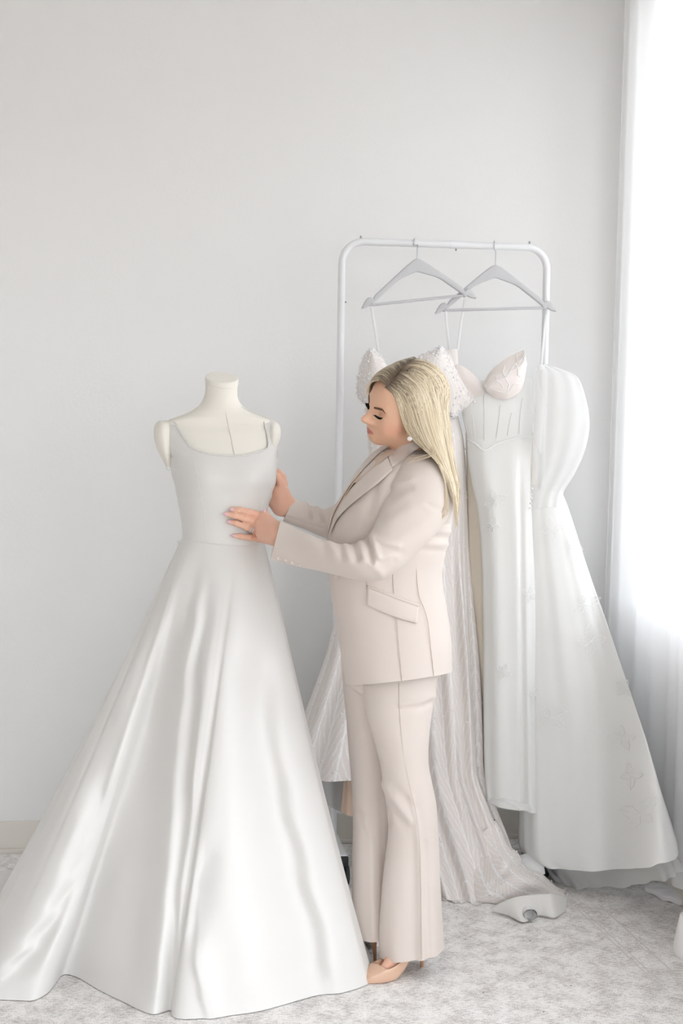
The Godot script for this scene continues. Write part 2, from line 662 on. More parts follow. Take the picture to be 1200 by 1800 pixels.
func build_gown() -> void:
	var foot := pt(392, 900, FORM_Z)
	foot.y = RUG_Y
	var form := thing("dress_form", "cream cloth covered dress form with flat neck cap inside the satin gown", "dress form", foot)
	var m := Mesher.new()
	var rows := [
		[361, 671, 418, 676, 4.150, 0.045, 0.34, 2.0], [361, 680, 417, 683, 4.150, 0.045, 0.30, 2.0], [360, 690, 417, 691, 4.150, 0.046, 0.24, 2.0],
		[357, 701, 418, 700, 4.150, 0.048, 0.18, 2.0], [350, 712, 423, 710, 4.150, 0.050, 0.10, 2.0], [340, 720, 431, 718, 4.150, 0.052, 0.05, 2.0],
		[326, 728, 444, 726, 4.150, 0.052, 0.0, 2.1], [308, 734, 459, 732, 4.150, 0.052, 0.0, 2.2], [296, 739, 474, 738, 4.15, 0.050, 0.0, 2.3], [288, 745, 480, 745, 4.15, 0.05, 0.0, 2.4]]
	for y in [752, 760, 770, 780, 790, 800, 815, 830, 845, 860, 880, 900, 920, 940, 956]:
		var r := form_row(y, 0.005)
		r[1] = y; r[3] = y
		rows.append(r)
	loft(m, rows, 110, 72, null, null, true, true)
	part(form, "torso", m, mats["form cloth"])
	# neck cap: a flat disc that tips forwards
	m = Mesher.new()
	var cap := [[361.5, 661, 417.5, 665, 4.150, 0.0455, 0.36], [360.2, 663, 418.6, 667, 4.150, 0.0465, 0.36], [360.2, 669, 418.6, 674, 4.150, 0.0465, 0.36], [361, 671, 418, 676, 4.150, 0.0455, 0.36]]
	loft(m, [[370, 661, 409, 664.5, 4.15, 0.033, 0.36]] + cap, 17, 64, null, null, true, false)
	part(form, "neck_cap", m, mats["form cloth"])
	# rounded arm stubs with their edges
	m = Mesher.new()
	loft(m, [[279, 739.5, 285, 739.5, 4.15, 0.012], [273, 745, 297, 742, 4.15, 0.036], [270, 756, 302, 750, 4.15, 0.05], [271, 772, 304, 766, 4.15, 0.055], [276, 790, 305, 786, 4.15, 0.052], [285, 808, 304, 806, 4.15, 0.042], [292, 820, 303, 820, 4.15, 0.025]], 40, 40, null, null, true, true)
	part(form, "arm_cap", m, mats["form cloth"])
	m = Mesher.new()
	loft(m, [[480, 740.5, 484, 741, 4.15, 0.012], [472, 745, 490, 746, 4.15, 0.036], [470, 753, 493, 756, 4.15, 0.05], [470, 766, 492.5, 768, 4.15, 0.055], [472, 780, 488, 783, 4.15, 0.05], [474, 795, 483, 797, 4.15, 0.03]], 36, 40, null, null, true, true)
	part(form, "arm_cap", m, mats["form cloth"])
	m = Mesher.new()
	var path := []
	for q in [[396, 725], [400, 742], [405, 765], [409, 785], [413, 803]]:
		path.append(pt(q[0], q[1], form_front(q[0], q[1]) + 0.0045) if q[1] > 745 else pt(q[0], q[1], 4.15 - 0.051))
	m.tube(path, 0.0009, 6)
	part(form, "centre_seam", m, mats["form seam"])
	for sgn in [0, 1]:
		m = Mesher.new()
		path = []
		for k in 9:
			var f := k / 8.0
			var x := lerpf(347, 296, f) if sgn == 0 else lerpf(424, 476, f)
			path.append(pt(x, lerpf(716, 738.5, pow(f, 0.8)) - (0.0 if sgn == 0 else 1.0), 4.15 - 0.03 - 0.02 * sin(f * PI)))
		m.tube(path, 0.0007, 6)
		part(form, "shoulder_seam", m, mats["form seam"])
	m = Mesher.new()
	m.tube([foot + UP * 0.03, foot + UP * 1.02], 0.017, 14)
	part(form, "pole", m, mats["screw metal"])
	m = Mesher.new()
	var prof := [[0.001, 0.045], [0.02, 0.045], [0.022, 0.03], [0.15, 0.018], [0.155, 0.012], [0.155, 0.0]]
	var pp := PackedVector3Array()
	for q in prof:
		for k in 40: pp.append(foot + Vector3(cos(TAU * k / 40) * q[0], q[1], -sin(TAU * k / 40) * q[0]))
	m.grid(pp, prof.size(), 40, true)
	part(form, "base", m, mats["screw metal"])

	# ---- the gown
	var gown := thing("satin_gown", "ivory satin square neck ball gown with train, dressed on the form", "gown", foot + Vector3(0, 0, 0.02))
	var satin: Material = mats["ivory satin"]
	m = Mesher.new()
	bodice(m)
	var bod := part(gown, "bodice", m, satin)
	skirt_setup()
	m = Mesher.new()
	skirt(m)
	part(gown, "skirt", m, satin)
	m = Mesher.new()
	train(m)
	part(gown, "train", m, satin)
	# waist seam, princess seams, neckline roll and the straps' edges
	for line in [[[319, 949], [332, 952.5], [350, 956], [366, 957.5], [395, 960], [425, 961], [450, 960.5], [465, 960]], [[332, 781], [339, 805], [346, 830], [351, 860], [356, 890], [361, 920], [366, 957]], [[482, 838], [476, 856], [467, 873], [460, 888], [456, 905], [453, 930], [452, 959]]]:
		m = Mesher.new()
		path = []
		for k in 25:
			var q := row_at(line, k / 24.0)
			path.append(pt(q[0], q[1], form_front(q[0], q[1]) + 0.0001))
		m.tube(path, 0.0007, 6)
		part(bod, "seam", m, mats["satin seam"])
	m = Mesher.new()
	m.tube([pt(313, 951, 4.15), pt(316, 953, 4.145), pt(320, 954, 4.14)], 0.0012, 5)
	m.tube([pt(312.5, 951, 4.15), pt(314, 955, 4.15), pt(313, 957, 4.15)], 0.0012, 5)
	part(bod, "loose_thread", m, mats["satin seam"])
	m = Mesher.new()
	path = []
	for k in 13:
		var a := PI * 0.4 + PI * 1.2 * k / 12.0
		path.append(pt(297 + cos(a) * 5.0, 820 - sin(a) * 7.0, 4.15 - 0.01))
	m.tube(path, 0.0013, 6)
	part(bod, "hanger_loop", m, mats["satin seam"])


const NECK_IN := [[738, 303], [750, 311], [760, 317], [770, 323], [780, 330], [788, 338]]
const NECK_OUT := [[737, 462], [750, 466], [760, 469], [770, 471], [780, 472], [788, 470]]
const NECK_Y := [[338, 788], [350, 793.5], [375, 799.5], [400, 801.5], [430, 800.5], [455, 795], [470, 788]]

func bodice(m: Mesher) -> void:
	var lower := 804.0
	# closed part below the neckline
	var rows := []
	for k in 24:
		rows.append(form_row(lerpf(lower, 961, k / 23.0), 0.0))
	var p := PackedVector3Array()
	var nr := 90
	var na := 120
	for i in nr:
		var y := lerpf(lower, 960.5, float(i) / (nr - 1))
		var l := lut(FORM_L, y)
		var r := lut(FORM_R, y)
		for k in na:
			var a := TAU * k / na
			var u := -cos(a)
			var x := (l + r) / 2 + u * (r - l) / 2
			var dip := 0.0
			var z := FORM_Z + lut(FORM_D, y) * pow(1.0 - pow(absf(u), 2.4), 1.0 / 2.4)
			if a <= PI:
				z = form_front(x, y)
				if y > 955: dip = (y - 955) / 6.0 * (0.0 if x > 420 else -12.0 * ((420 - x) / 100.0) * 0.9)
				# soft pulls of the cloth under the bust
				z += 0.0035 * exp(-((x - 395) ** 2) / 900.0 - ((y - 868) ** 2) / 200.0) - 0.002 * exp(-((y - 905 - (x - 400) * 0.35) ** 2) / 60.0) * exp(-((x - 430) ** 2) / 1200.0)
			p.append(pt(x, y + dip, z))
	m.grid(p, nr, na, true)
	# front panel between the neckline and that edge
	p = PackedVector3Array()
	nr = 14
	na = 60
	for i in nr:
		for k in na:
			var f := float(k) / (na - 1)
			var x_top := lerpf(338, 470, f)
			var x_low := lerpf(lut(FORM_L, lower) + 0.3, lut(FORM_R, lower) - 0.3, f)
			# corners lean out to the side seams below the straps
			var g := float(i) / (nr - 1)
			var y_top := lut(NECK_Y, x_top)
			var x := lerpf(x_top, lerpf(x_low, x_top, 0.55), g)
			var y := lerpf(y_top, lower, g)
			p.append(pt(x, y, form_front(x, y)))
	m.grid(p, nr, na)
	# both straps, from the front panel over the shoulder and down the back
	for side in 2:
		p = PackedVector3Array()
		nr = 60
		na = 14
		for i in nr:
			var g := float(i) / (nr - 1)
			var over := g < 0.5
			var y: float = lerpf(739.0, lower, absf(1.0 - g * 2.0))
			for k in na:
				var f := float(k) / (na - 1)
				var x: float
				if side == 0: x = lerpf(lut(FORM_L, y), lut(NECK_IN, y) if y < 788 else lerpf(338, 396, (y - 788) / 16.0), f)
				else: x = lerpf(lut(NECK_OUT, y) if y < 788 else lerpf(470, 412, (y - 788) / 16.0), lut(FORM_R, y), f)
				if y > 788: x = clampf(x, lut(FORM_L, y), lut(FORM_R, y))
				var z := form_front(x, y)
				if over: z = 2 * FORM_Z - z
				var e := exp(-pow((y - 739.0) / 4.0, 2.0))
				z = lerpf(z, FORM_Z + (0.012 if over else -0.012) * (1.0 if absf(g - 0.5) > 0.01 else 0.0), e)
				p.append(pt(x, y - 2.5 * e + (1.5 if side == 0 else 0.0), z - (0.0007 if not over else -0.0007)))
		m.grid(p, nr, na)
	# rolled edge of the neckline and inner strap edges
	var path := []
	for k in 14: path.append(Vector2(lut(NECK_IN, lerpf(741, 787, k / 13.0)), lerpf(741, 787, k / 13.0)))
	for k in 40: path.append(Vector2(lerpf(338, 470, k / 39.0), lut(NECK_Y, lerpf(338, 470, k / 39.0))))
	for k in 14: path.append(Vector2(lut(NECK_OUT, lerpf(787, 741, k / 13.0)), lerpf(787, 741, k / 13.0)))
	var roll := []
	for q in path: roll.append(pt(q.x, q.y, form_front(q.x, q.y) - 0.0006))
	m.tube(roll, 0.0022, 8)
	for side in 2:
		roll = []
		for k in 20:
			var y := lerpf(741, 806, k / 19.0)
			var x := lut(FORM_L, y) + 1.2 if side == 0 else lut(FORM_R, y) - 1.2
			roll.append(pt(x, y, form_front(x, y) - 0.001))
		m.tube(roll, 0.0018, 8)


# folds of the skirt, each a line down the cloth: [amplitude m, width left px, width right px, [y, x] ...]
var folds := []
func skirt_setup() -> void:
	var raw := [
		[0.020, 34.0, 14.0, [[985, 362], [1080, 343], [1200, 322], [1300, 310], [1400, 302], [1500, 296], [1600, 287], [1700, 277], [1790, 266]]],
		[-0.009, 12.0, 12.0, [[985, 372], [1080, 360], [1200, 344], [1400, 325], [1600, 304], [1790, 296]]],
		[0.014, 9.0, 60.0, [[1060, 372], [1200, 356], [1400, 341], [1600, 318], [1790, 308]]],
		[-0.030, 44.0, 28.0, [[1100, 440], [1250, 458], [1400, 482], [1530, 512], [1680, 548], [1790, 572]]],
		[0.022, 28.0, 46.0, [[1180, 470], [1300, 492], [1400, 515], [1530, 548], [1640, 580], [1790, 612]]],
		[0.012, 40.0, 40.0, [[1000, 420], [1200, 410], [1400, 405], [1560, 410], [1700, 440], [1790, 460]]],
		[-0.016, 14.0, 22.0, [[1440, 372], [1500, 362], [1560, 350], [1610, 345], [1650, 342], [1690, 340]]],
		[0.014, 10.0, 24.0, [[1560, 352], [1620, 352], [1680, 348], [1740, 358], [1790, 372]]],
		[0.014, 34.0, 34.0, [[1180, 250], [1300, 232], [1400, 216], [1480, 203], [1560, 186], [1640, 160], [1720, 135]]],
		[-0.016, 36.0, 46.0, [[1100, 290], [1250, 270], [1400, 262], [1550, 255], [1700, 235], [1790, 220]]],
		[-0.022, 16.0, 22.0, [[1330, 200], [1400, 180], [1480, 160], [1540, 138], [1600, 105], [1660, 66], [1700, 30], [1740, -10]]],
		[0.020, 44.0, 24.0, [[1330, 160], [1430, 135], [1540, 100], [1600, 78], [1660, 40], [1700, 5], [1740, -40]]],
		[0.008, 20.0, 16.0, [[1560, 130], [1620, 110], [1680, 78], [1740, 50], [1790, 40]]],
		[-0.010, 10.0, 10.0, [[1600, 128], [1650, 116], [1700, 108], [1740, 104]]],
		[0.006, 16.0, 14.0, [[1690, 230], [1740, 232], [1790, 236]]],
		[-0.006, 10.0, 10.0, [[1680, 150], [1720, 148], [1760, 145]]],
		[0.006, 10.0, 12.0, [[962, 372], [1000, 371], [1040, 366]]],
		[-0.008, 10.0, 14.0, [[968, 352], [1020, 342], [1080, 330], [1140, 318]]],
		[0.006, 12.0, 12.0, [[1180, 244], [1200, 236], [1230, 244], [1262, 262]]],
		[0.005, 8.0, 8.0, [[1730, 430], [1760, 434], [1790, 440]]],
		[0.005, 8.0, 8.0, [[1710, 568], [1740, 572], [1770, 576]]],
		[0.004, 6.0, 6.0, [[1725, 520], [1750, 524], [1780, 530]]]]
	for f in raw:
		var y0 := int(f[3][0][0])
		var y1 := int(f[3][-1][0])
		var xs := PackedFloat32Array()
		for y in range(y0, y1 + 1): xs.append(lut(f[3], y))
		folds.append([f[0], f[1], f[2], y0, y1, xs])

func fold_at(x: float, y: float) -> float:
	var s := 0.0
	for f in folds:
		var yi: int = clampi(int(y), f[3], f[4])
		var dx: float = x - f[5][yi - f[3]]
		var w: float = f[1] if dx < 0 else f[2]
		if absf(dx) > w * 2.6: continue
		var over: float = maxf(f[3] - y, maxf(y - f[4], 0.0))
		var fade := smoothstep(0.0, 110.0, y - f[3]) * (1.0 if f[4] >= 1780 else smoothstep(0.0, 60.0, f[4] - y))
		if over > 0.0: fade *= 0.0
		s += f[0] * fade * exp(-dx * dx / (w * w))
	return s

# the hem on the rug as pixels: front from one side to the other, then round the back
const HEM := [[-70, 1735], [-40, 1752], [0, 1757], [40, 1758], [62, 1757], [84, 1745], [98, 1728], [107, 1716], [120, 1713], [140, 1720], [170, 1738], [205, 1757], [240, 1773], [268, 1781], [288, 1779], [300, 1777], [303, 1786], [320, 1789.5], [345, 1789.5], [385, 1787], [450, 1777], [520, 1761], [580, 1748], [620, 1738], [644, 1730], [652, 1722]]
const HEM_BACK := [[655, 1716], [650, 1700], [632, 1680], [560, 1650], [400, 1625], [200, 1620], [60, 1640], [-30, 1668], [-75, 1700], [-78, 1722]]

func skirt(m: Mesher) -> void:
	var nf := 300
	var nb := 90
	var na := nf + nb
	var nr := 200
	var hem := []
	for k in nf:
		var q := row_at(HEM, float(k) / (nf - 1))
		hem.append(ground(q[0], q[1], RUG_Y + 0.002))
	for k in nb:
		var q := row_at(HEM_BACK, float(k) / (nb - 1))
		hem.append(ground(q[0], q[1], RUG_Y + 0.002))
	var waist := []
	for k in nf:
		var u := -cos(PI * pow(float(k) / (nf - 1), 1.0))
		var x := lerpf(318.5, 466, (u + 1) / 2)
		var y := lut([[318, 947.5], [332, 950.5], [366, 955.5], [420, 959], [466, 958]], x)
		waist.append(pt(x, y, form_front(x, minf(y, 958)) - 0.0010))
	for k in nb:
		var u := cos(PI * (k + 1.0) / (nb + 1))
		var x := lerpf(318.5, 466, (u + 1) / 2)
		waist.append(pt(x, 957, FORM_Z + 0.106 * sqrt(1 - u * u)))
	var p := PackedVector3Array()
	for i in nr:
		var t := float(i) / (nr - 1)
		var low := smoothstep(0.93, 1.0, t)
		for k in na:
			var w: Vector3 = waist[k]
			var h: Vector3 = hem[k]
			# nearly straight lines; cloth springs out a little at the hip
			var g := lerpf(t, t * t, 0.12) + 0.10 * t * (1 - t) * exp(-t * 3.0)
			var q := Vector3(lerpf(w.x, h.x, g), lerpf(w.y, h.y, t), lerpf(w.z, h.z, g))
			if k < nf:
				var c := pixel(q)
				var edge := minf(k, nf - 1 - k) / float(nf)
				q -= ahead * fold_at(c.x, c.y) * smoothstep(0.0, 0.03, edge) * (1.0 - 0.55 * low)
			p.append(q)
	m.grid(p, nr, na, true)

func train(m: Mesher) -> void:
	# the part of the skirt that lies flat behind
	var near := [[-130, 1720], [-40, 1690], [60, 1650], [200, 1630], [400, 1630], [560, 1655], [640, 1690], [662, 1672]]
	var far := [[-190, 1560], [-70, 1538], [0, 1532], [62, 1529], [200, 1532], [440, 1545], [612, 1583], [656, 1668]]
	var nr := 30
	var nc := 90
	var p := PackedVector3Array()
	for i in nr:
		for k in nc:
			var a := row_at(far, float(k) / (nc - 1))
			var b := row_at(near, float(k) / (nc - 1))
			var f := float(i) / (nr - 1)
			var ha := ground(a[0], a[1])
			var hb := ground(b[0], b[1])
			var lift := 0.003 + 0.010 * sin(f * PI) * (1.0 + sin(k * 0.35 + f * 3.0)) + 0.05 * smoothstep(0.6, 1.0, f) * (1.0 if k < nc - 6 else 0.3)
			p.append(ha.lerp(hb, f) + UP * lift)
	m.grid(p, nr, nc)
	# small hem corner that shows beside the shoe
	p = PackedVector3Array()
	for i in 10:
		for k in 14:
			var f := i / 9.0
			var g := k / 13.0
			var top := pt(627, 1646, 3.99).lerp(pt(632, 1640, 4.0), g)
			var low := ground(636, 1716, 0.016).lerp(ground(658, 1693, 0.016), g)
			p.append(top.lerp(low, f) - ahead * 0.01 * sin(g * PI) * f)
	m.grid(p, 10, 14)


# ---------------------------------------------------------------- clothes rack and hangers
var rack_z := 0.0
func on_plane(px: float, py: float, wz: float) -> Vector3:    # where that pixel meets a plane parallel to the back wall
	var d := ray(px, py)
	return cam_t.origin + d * ((wz - cam_t.origin.z) / d.z)

func build_rack() -> void:
	rack_z = -4.80
	var white: Material = mats["rack white"]
	var left := on_plane(600.5, 470, rack_z)
	var right := on_plane(960.5, 480, rack_z)
	var bar_y := on_plane(640, 425, rack_z).y
	var x0 := left.x
	var x1 := right.x
	var r := 0.0125
	var bend := 0.075
	var o := thing("clothes_rack", "white tubular metal clothes rack on black casters before the wall", "clothes rack", Vector3((x0 + x1) / 2, 0, rack_z))
	var m := Mesher.new()
	var path := [Vector3(x0, 0.115, rack_z), Vector3(x0, 0.6, rack_z), Vector3(x0, 1.2, rack_z), Vector3(x0, bar_y - bend, rack_z)]
	for k in range(1, 9):
		var a := PI / 2 * k / 8.0
		path.append(Vector3(x0 + bend * (1 - cos(a)), bar_y - bend + bend * sin(a), rack_z))
	for k in range(0, 9):
		var a := PI / 2 * k / 8.0
		path.append(Vector3(x1 - bend + bend * sin(a), bar_y - bend + bend * cos(a), rack_z))
	path += [Vector3(x1, 1.2, rack_z), Vector3(x1, 0.6, rack_z), Vector3(x1, 0.115, rack_z)]
	m.tube(path, r, 16)
	part(o, "frame_tube", m, white)
	m = Mesher.new()
	m.tube([Vector3(x0, 0.20, rack_z), Vector3(x1, 0.20, rack_z)], 0.0105, 12)
	part(o, "cross_bar", m, white)
	for x in [x0, x1]:
		m = Mesher.new()
		m.box(Vector3(x - 0.016, 0.082, rack_z - 0.06), Vector3(x + 0.016, 0.116, rack_z + 0.225), 0.004)
		var ft := part(o, "foot", m, white)
		m = Mesher.new()
		m.box(Vector3(x - 0.018, 0.078, rack_z + 0.222), Vector3(x + 0.018, 0.112, rack_z + 0.240), 0.004)
		part(ft, "end_plug", m, mats["black plastic"])
		m = Mesher.new()
		m.box(Vector3(x - 0.018, 0.078, rack_z - 0.075), Vector3(x + 0.018, 0.112, rack_z - 0.058), 0.004)
		part(ft, "end_plug", m, mats["black plastic"])
		m = Mesher.new()
		m.tube([Vector3(x, 0.385, rack_z), Vector3(x, 0.43, rack_z)], 0.0145, 16)
		part(o, "joint_sleeve", m, mats["black plastic"])
		for dz in [0.205, -0.04]:
			m = Mesher.new()
			for s in [-0.016, 0.016]:
				var p := PackedVector3Array()
				var prof := [[0.001, -0.008], [0.030, -0.008], [0.034, -0.004], [0.034, 0.004], [0.030, 0.008], [0.001, 0.008]]
				for q in prof:
					for k in 24: p.append(Vector3(x + s + q[1], RUG_Y + 0.034 + sin(TAU * k / 24) * q[0], rack_z + dz + cos(TAU * k / 24) * q[0]))
				m.grid(p, prof.size(), 24, true)
			m.tube([Vector3(x - 0.02, RUG_Y + 0.034, rack_z + dz), Vector3(x + 0.02, RUG_Y + 0.034, rack_z + dz)], 0.008, 10)
			m.tube([Vector3(x, RUG_Y + 0.04, rack_z + dz), Vector3(x, 0.084, rack_z + dz)], 0.009, 10)
			part(o, "caster", m, mats["black plastic"])
	m = Mesher.new()
	var mx := (x0 + x1) / 2
	m.tube([Vector3(mx + 0.012, bar_y, rack_z), Vector3(mx + 0.06, bar_y, rack_z)], r + 0.0012, 16)
	part(o, "bar_collar", m, white)
	for q in [Vector3(x0 + bend * 0.85, bar_y + r, rack_z), Vector3(x1 - bend * 0.85, bar_y + r, rack_z), Vector3(mx + 0.036, bar_y - r - 0.006, rack_z)]:
		m = Mesher.new()
		m.tube([q - UP * 0.002, q + UP * 0.007], 0.003, 8)
		part(o, "bolt", m, mats["screw metal"])
	m = Mesher.new()
	m.ellipsoid(Vector3(x0 + r + 0.002, on_plane(607, 531, rack_z).y, rack_z), Vector3(0.004, 0, 0), Vector3(0, 0.003, 0), Vector3(0, 0, 0.003), 8, 6)
	part(o, "bolt", m, mats["screw metal"])

	# two painted wooden hangers; pixel landmarks give the width, the hook sits over the bar
	hanger("wooden_hanger", "pale grey wooden hanger nearer the window, holding the lace gown", [872, 427], [765, 549], [976, 545], [870.5, 466], rack_z + 0.045, rack_z + 0.035, bar_y)
	hanger("wooden_hanger", "pale grey wooden hanger in the middle of the rack, holding the beaded gown", [735, 421], [636, 540], [836, 522], [733, 455], rack_z + 0.095, rack_z + 0.060, bar_y)


func hanger(called: String, label: String, hook: Array, lend: Array, rend: Array, apex: Array, z_l: float, z_r: float, bar_y: float) -> void:
	# the hanger lies in a plane through its two ends, straight up and down
	var a := on_plane(lend[0], lend[1], z_l)
	var b := on_plane(rend[0], rend[1], z_r)
	var dir := (b - a)
	var tilt := Vector3(dir.x, 0, dir.z).normalized()
	var ay := on_plane(apex[0], apex[1], (z_l + z_r) / 2)
	var t_mid: float = (ay - a).dot(tilt) / (b - a).dot(tilt)
	var mid := a.lerp(b, t_mid)
	mid.y = ay.y
	var face := tilt.cross(UP).normalized()              # thickness direction
	var o := thing(called, label, "hanger", mid)
	var m := Mesher.new()
	# outline of one arm in (along, up) from its centre line; along runs from the middle to the tip
	var wide := 0.009
	for side in 2:
		var tip: Vector3 = a if side == 0 else b
		var n := 64
		var top := []
		var low := []
		for k in n:
			var f := float(k) / (n - 1)
			var base := mid.lerp(tip, f)
			# rounded crest, straight shoulder, a notch and a rounded tip
			var drop: float = tip.y - mid.y
			var fall := (sqrt(f * f + 0.0049) - 0.07) / (sqrt(1.0049) - 0.07)
			var y_top := mid.y + drop * fall
			y_top -= 0.007 * exp(-pow((f - 0.80) / 0.02, 2.0))
			if f > 0.82: y_top += 0.013 * sin((f - 0.82) / 0.18 * PI)
			var th := lerpf(0.044, 0.022, smoothstep(0.0, 0.42, f))
			if f > 0.84: th = lerpf(th, 0.006, pow((f - 0.84) / 0.16, 1.6)) + 0.010 * sin((f - 0.84) / 0.16 * PI)
			base.y = y_top
			top.append(base)
			low.append(base - UP * th)
		var p := PackedVector3Array()
		# ring of 8 round each cross section
		for k in n:
			var t: Vector3 = top[k]
			var l: Vector3 = low[k]
			var e := UP * 0.003
			var cs := [t - e + face * wide * 0.8, t + face * wide * 0.4, t - face * wide * 0.4, t - e - face * wide * 0.8, l + e - face * wide * 0.8, l - face * wide * 0.4, l + face * wide * 0.4, l + e + face * wide * 0.8]
			for c in cs: p.append(c)
		m.grid(p, n, 8, true)
		var end := []
		for k in 8: end.append(p[(n - 1) * 8 + k])
		m.fan(end, false)
	part(o, "body", m, mats["hanger paint"])
	m = Mesher.new()
	var la := a.lerp(mid, 0.13)
	var lb := b.lerp(mid, 0.13)
	la.y = a.y + (mid.y - a.y) * 0.02 + 0.004
	lb.y = b.y + (mid.y - b.y) * 0.02 + 0.004
	m.tube([la, lb], 0.0048, 10)
	part(o, "trouser_bar", m, mats["hanger paint"])
	m = Mesher.new()
	var path := []
	var top_p := Vector3(mid.x, bar_y + 0.0135, rack_z)
	path.append(mid - UP * 0.02)
	path.append(mid + UP * 0.02)
	var neck := mid + UP * 0.045
	path.append(neck)
	for k in 11:                                         # the crook passes over the bar from the front
		var an := lerpf(-0.5, PI + 0.3, k / 10.0)
		path.append(Vector3(mid.x + lerpf(0.0, 0.008, k / 10.0), bar_y + sin(an) * 0.0165, rack_z + cos(an) * 0.0165))
	m.tube(path, 0.0019, 8)
	part(o, "hook", m, mats["hanger steel"])


# ---------------------------------------------------------------- blended solids, meshed as surface nets
# ball:    [0, centre, radii, blend, sign]          capsule: [1, a, b, radius a, radius b, blend, sign]
func ball(c: Vector3, r: Vector3, k := 0.02, s := 1) -> Array:
	return [0, c, r, k, s]

func limb(a: Vector3, b: Vector3, ra: float, rb: float, k := 0.02, s := 1) -> Array:
	return [1, a, b, ra, rb, k, s]

func prim_dist(q: Array, p: Vector3) -> float:
	if q[0] == 0:
		var e: Vector3 = (p - q[1]) / q[2]
		var k0 := e.length()
		var k1: float = (e / q[2]).length()
		return k0 * (k0 - 1.0) / k1 if k1 > 1e-6 else -0.01
	var ab: Vector3 = q[2] - q[1]
	var t := clampf((p - q[1]).dot(ab) / ab.length_squared(), 0, 1)
	return p.distance_to(q[1] + ab * t) - lerpf(q[3], q[4], t)

func solid(prims: Array, p: Vector3) -> float:
	var d := 1.0
	for q in prims:
		var e := prim_dist(q, p)
		var k: float = q[3] if q[0] == 0 else q[5]
		if (q[4] if q[0] == 0 else q[6]) > 0:
			var h := maxf(k - absf(d - e), 0.0) / k
			d = minf(d, e) - h * h * k * 0.25
		else:
			e = -e
			var h := maxf(k - absf(d - e), 0.0) / k
			d = maxf(d, e) + h * h * k * 0.25
	return d

# meshes the solid inside lo..hi; place turns its own axes into the world; tint(local point) gives a colour
func net(mb: Mesher, prims: Array, lo: Vector3, hi: Vector3, cell: float, place := Transform3D(), tint = null) -> void:
	var B := 5
	var nb := Vector3i(((hi - lo) / (cell * B)).ceil())
	var ns := nb * B + Vector3i.ONE
	var sx := 1
	var sy := ns.x
	var sz := ns.x * ns.y
	var val := PackedFloat32Array()
	val.resize(ns.x * ns.y * ns.z)
	val.fill(9.0)
	var near := []
	var half := cell * B * 0.5
	var reach := half * 1.74
	for bz in nb.z:
		for by in nb.y:
			for bx in nb.x:
				var c := lo + (Vector3(bx, by, bz) * B + Vector3.ONE * (B * 0.5)) * cell
				var d := solid(prims, c)
				if absf(d) > reach * 1.7 + 0.004: continue
				var few := []
				for q in prims:
					var k: float = q[3] if q[0] == 0 else q[5]
					if prim_dist(q, c) < maxf(d, 0.0) + reach * 2.6 + k: few.append(q)
				near.append(Vector3i(bx, by, bz))
				for z in range(bz * B, bz * B + B + 1):
					for y in range(by * B, by * B + B + 1):
						var at := z * sz + y * sy + bx * B
						for x in B + 1:
							if val[at + x] == 9.0:
								val[at + x] = solid(few, lo + Vector3(bx * B + x, y, z) * cell)
	var vert := PackedInt32Array()
	vert.resize(val.size())
	vert.fill(-1)
	var cells := PackedInt32Array()
	var corner := [0, sx, sy, sx + sy, sz, sx + sz, sy + sz, sx + sy + sz]
	var edges := [[0, 1], [2, 3], [4, 5], [6, 7], [0, 2], [1, 3], [4, 6], [5, 7], [0, 4], [1, 5], [2, 6], [3, 7]]
	for b in near:
		for z in range(b.z * B, b.z * B + B):
			for y in range(b.y * B, b.y * B + B):
				for x in range(b.x * B, b.x * B + B):
					var at := z * sz + y * sy + x
					var first := val[at] < 0
					var mixed := false
					for o in corner:
						if (val[at + o] < 0) != first:
							mixed = true
							break
					if not mixed: continue
					var m := Vector3.ZERO
					var n := 0
					for e in edges:
						var a := val[at + corner[e[0]]]
						var c := val[at + corner[e[1]]]
						if (a < 0) == (c < 0): continue
						var t := a / (a - c)
						var pa := Vector3(e[0] & 1, (e[0] >> 1) & 1, e[0] >> 2)
						var pb := Vector3(e[1] & 1, (e[1] >> 1) & 1, e[1] >> 2)
						m += pa.lerp(pb, t)
						n += 1
					var p := lo + (Vector3(x, y, z) + m / n) * cell
					if tint != null: mb.ink = tint.call(p)
					vert[at] = mb.add(place * p)
					cells.append(at)
	if tint != null: mb.coloured = true
	var step := [sx, sy, sz]
	for at in cells:
		for ax in 3:
			if (val[at] < 0) == (val[at + step[ax]] < 0): continue
			var u: int = step[(ax + 1) % 3]
			var w: int = step[(ax + 2) % 3]
			if at - u - w < 0: continue
			var a := vert[at]
			var b := vert[at - u]
			var c := vert[at - u - w]
			var d := vert[at - w]
			if b < 0 or c < 0 or d < 0: continue
			if val[at] < 0: mb.quad(a, d, c, b)
			else: mb.quad(a, b, c, d)
	mb.ink = Color.WHITE


func strokes(list: Array, x: float, y: float) -> float:
	var up := 0.0
	var down := 0.0
	for q in list:
		if y < minf(q[1], q[3]) - q[4] * 2.5 or y > maxf(q[1], q[3]) + q[4] * 2.5: continue
		if x < minf(q[0], q[2]) - q[4] * 2.5 or x > maxf(q[0], q[2]) + q[4] * 2.5: continue
		var d := seg_dist(Vector2(x, y), Vector2(q[0], q[1]), Vector2(q[2], q[3]))
		var e: float = q[5] * exp(-d * d / (q[4] * q[4]))
		up = maxf(up, e)
		down = minf(down, e)
	return up + down

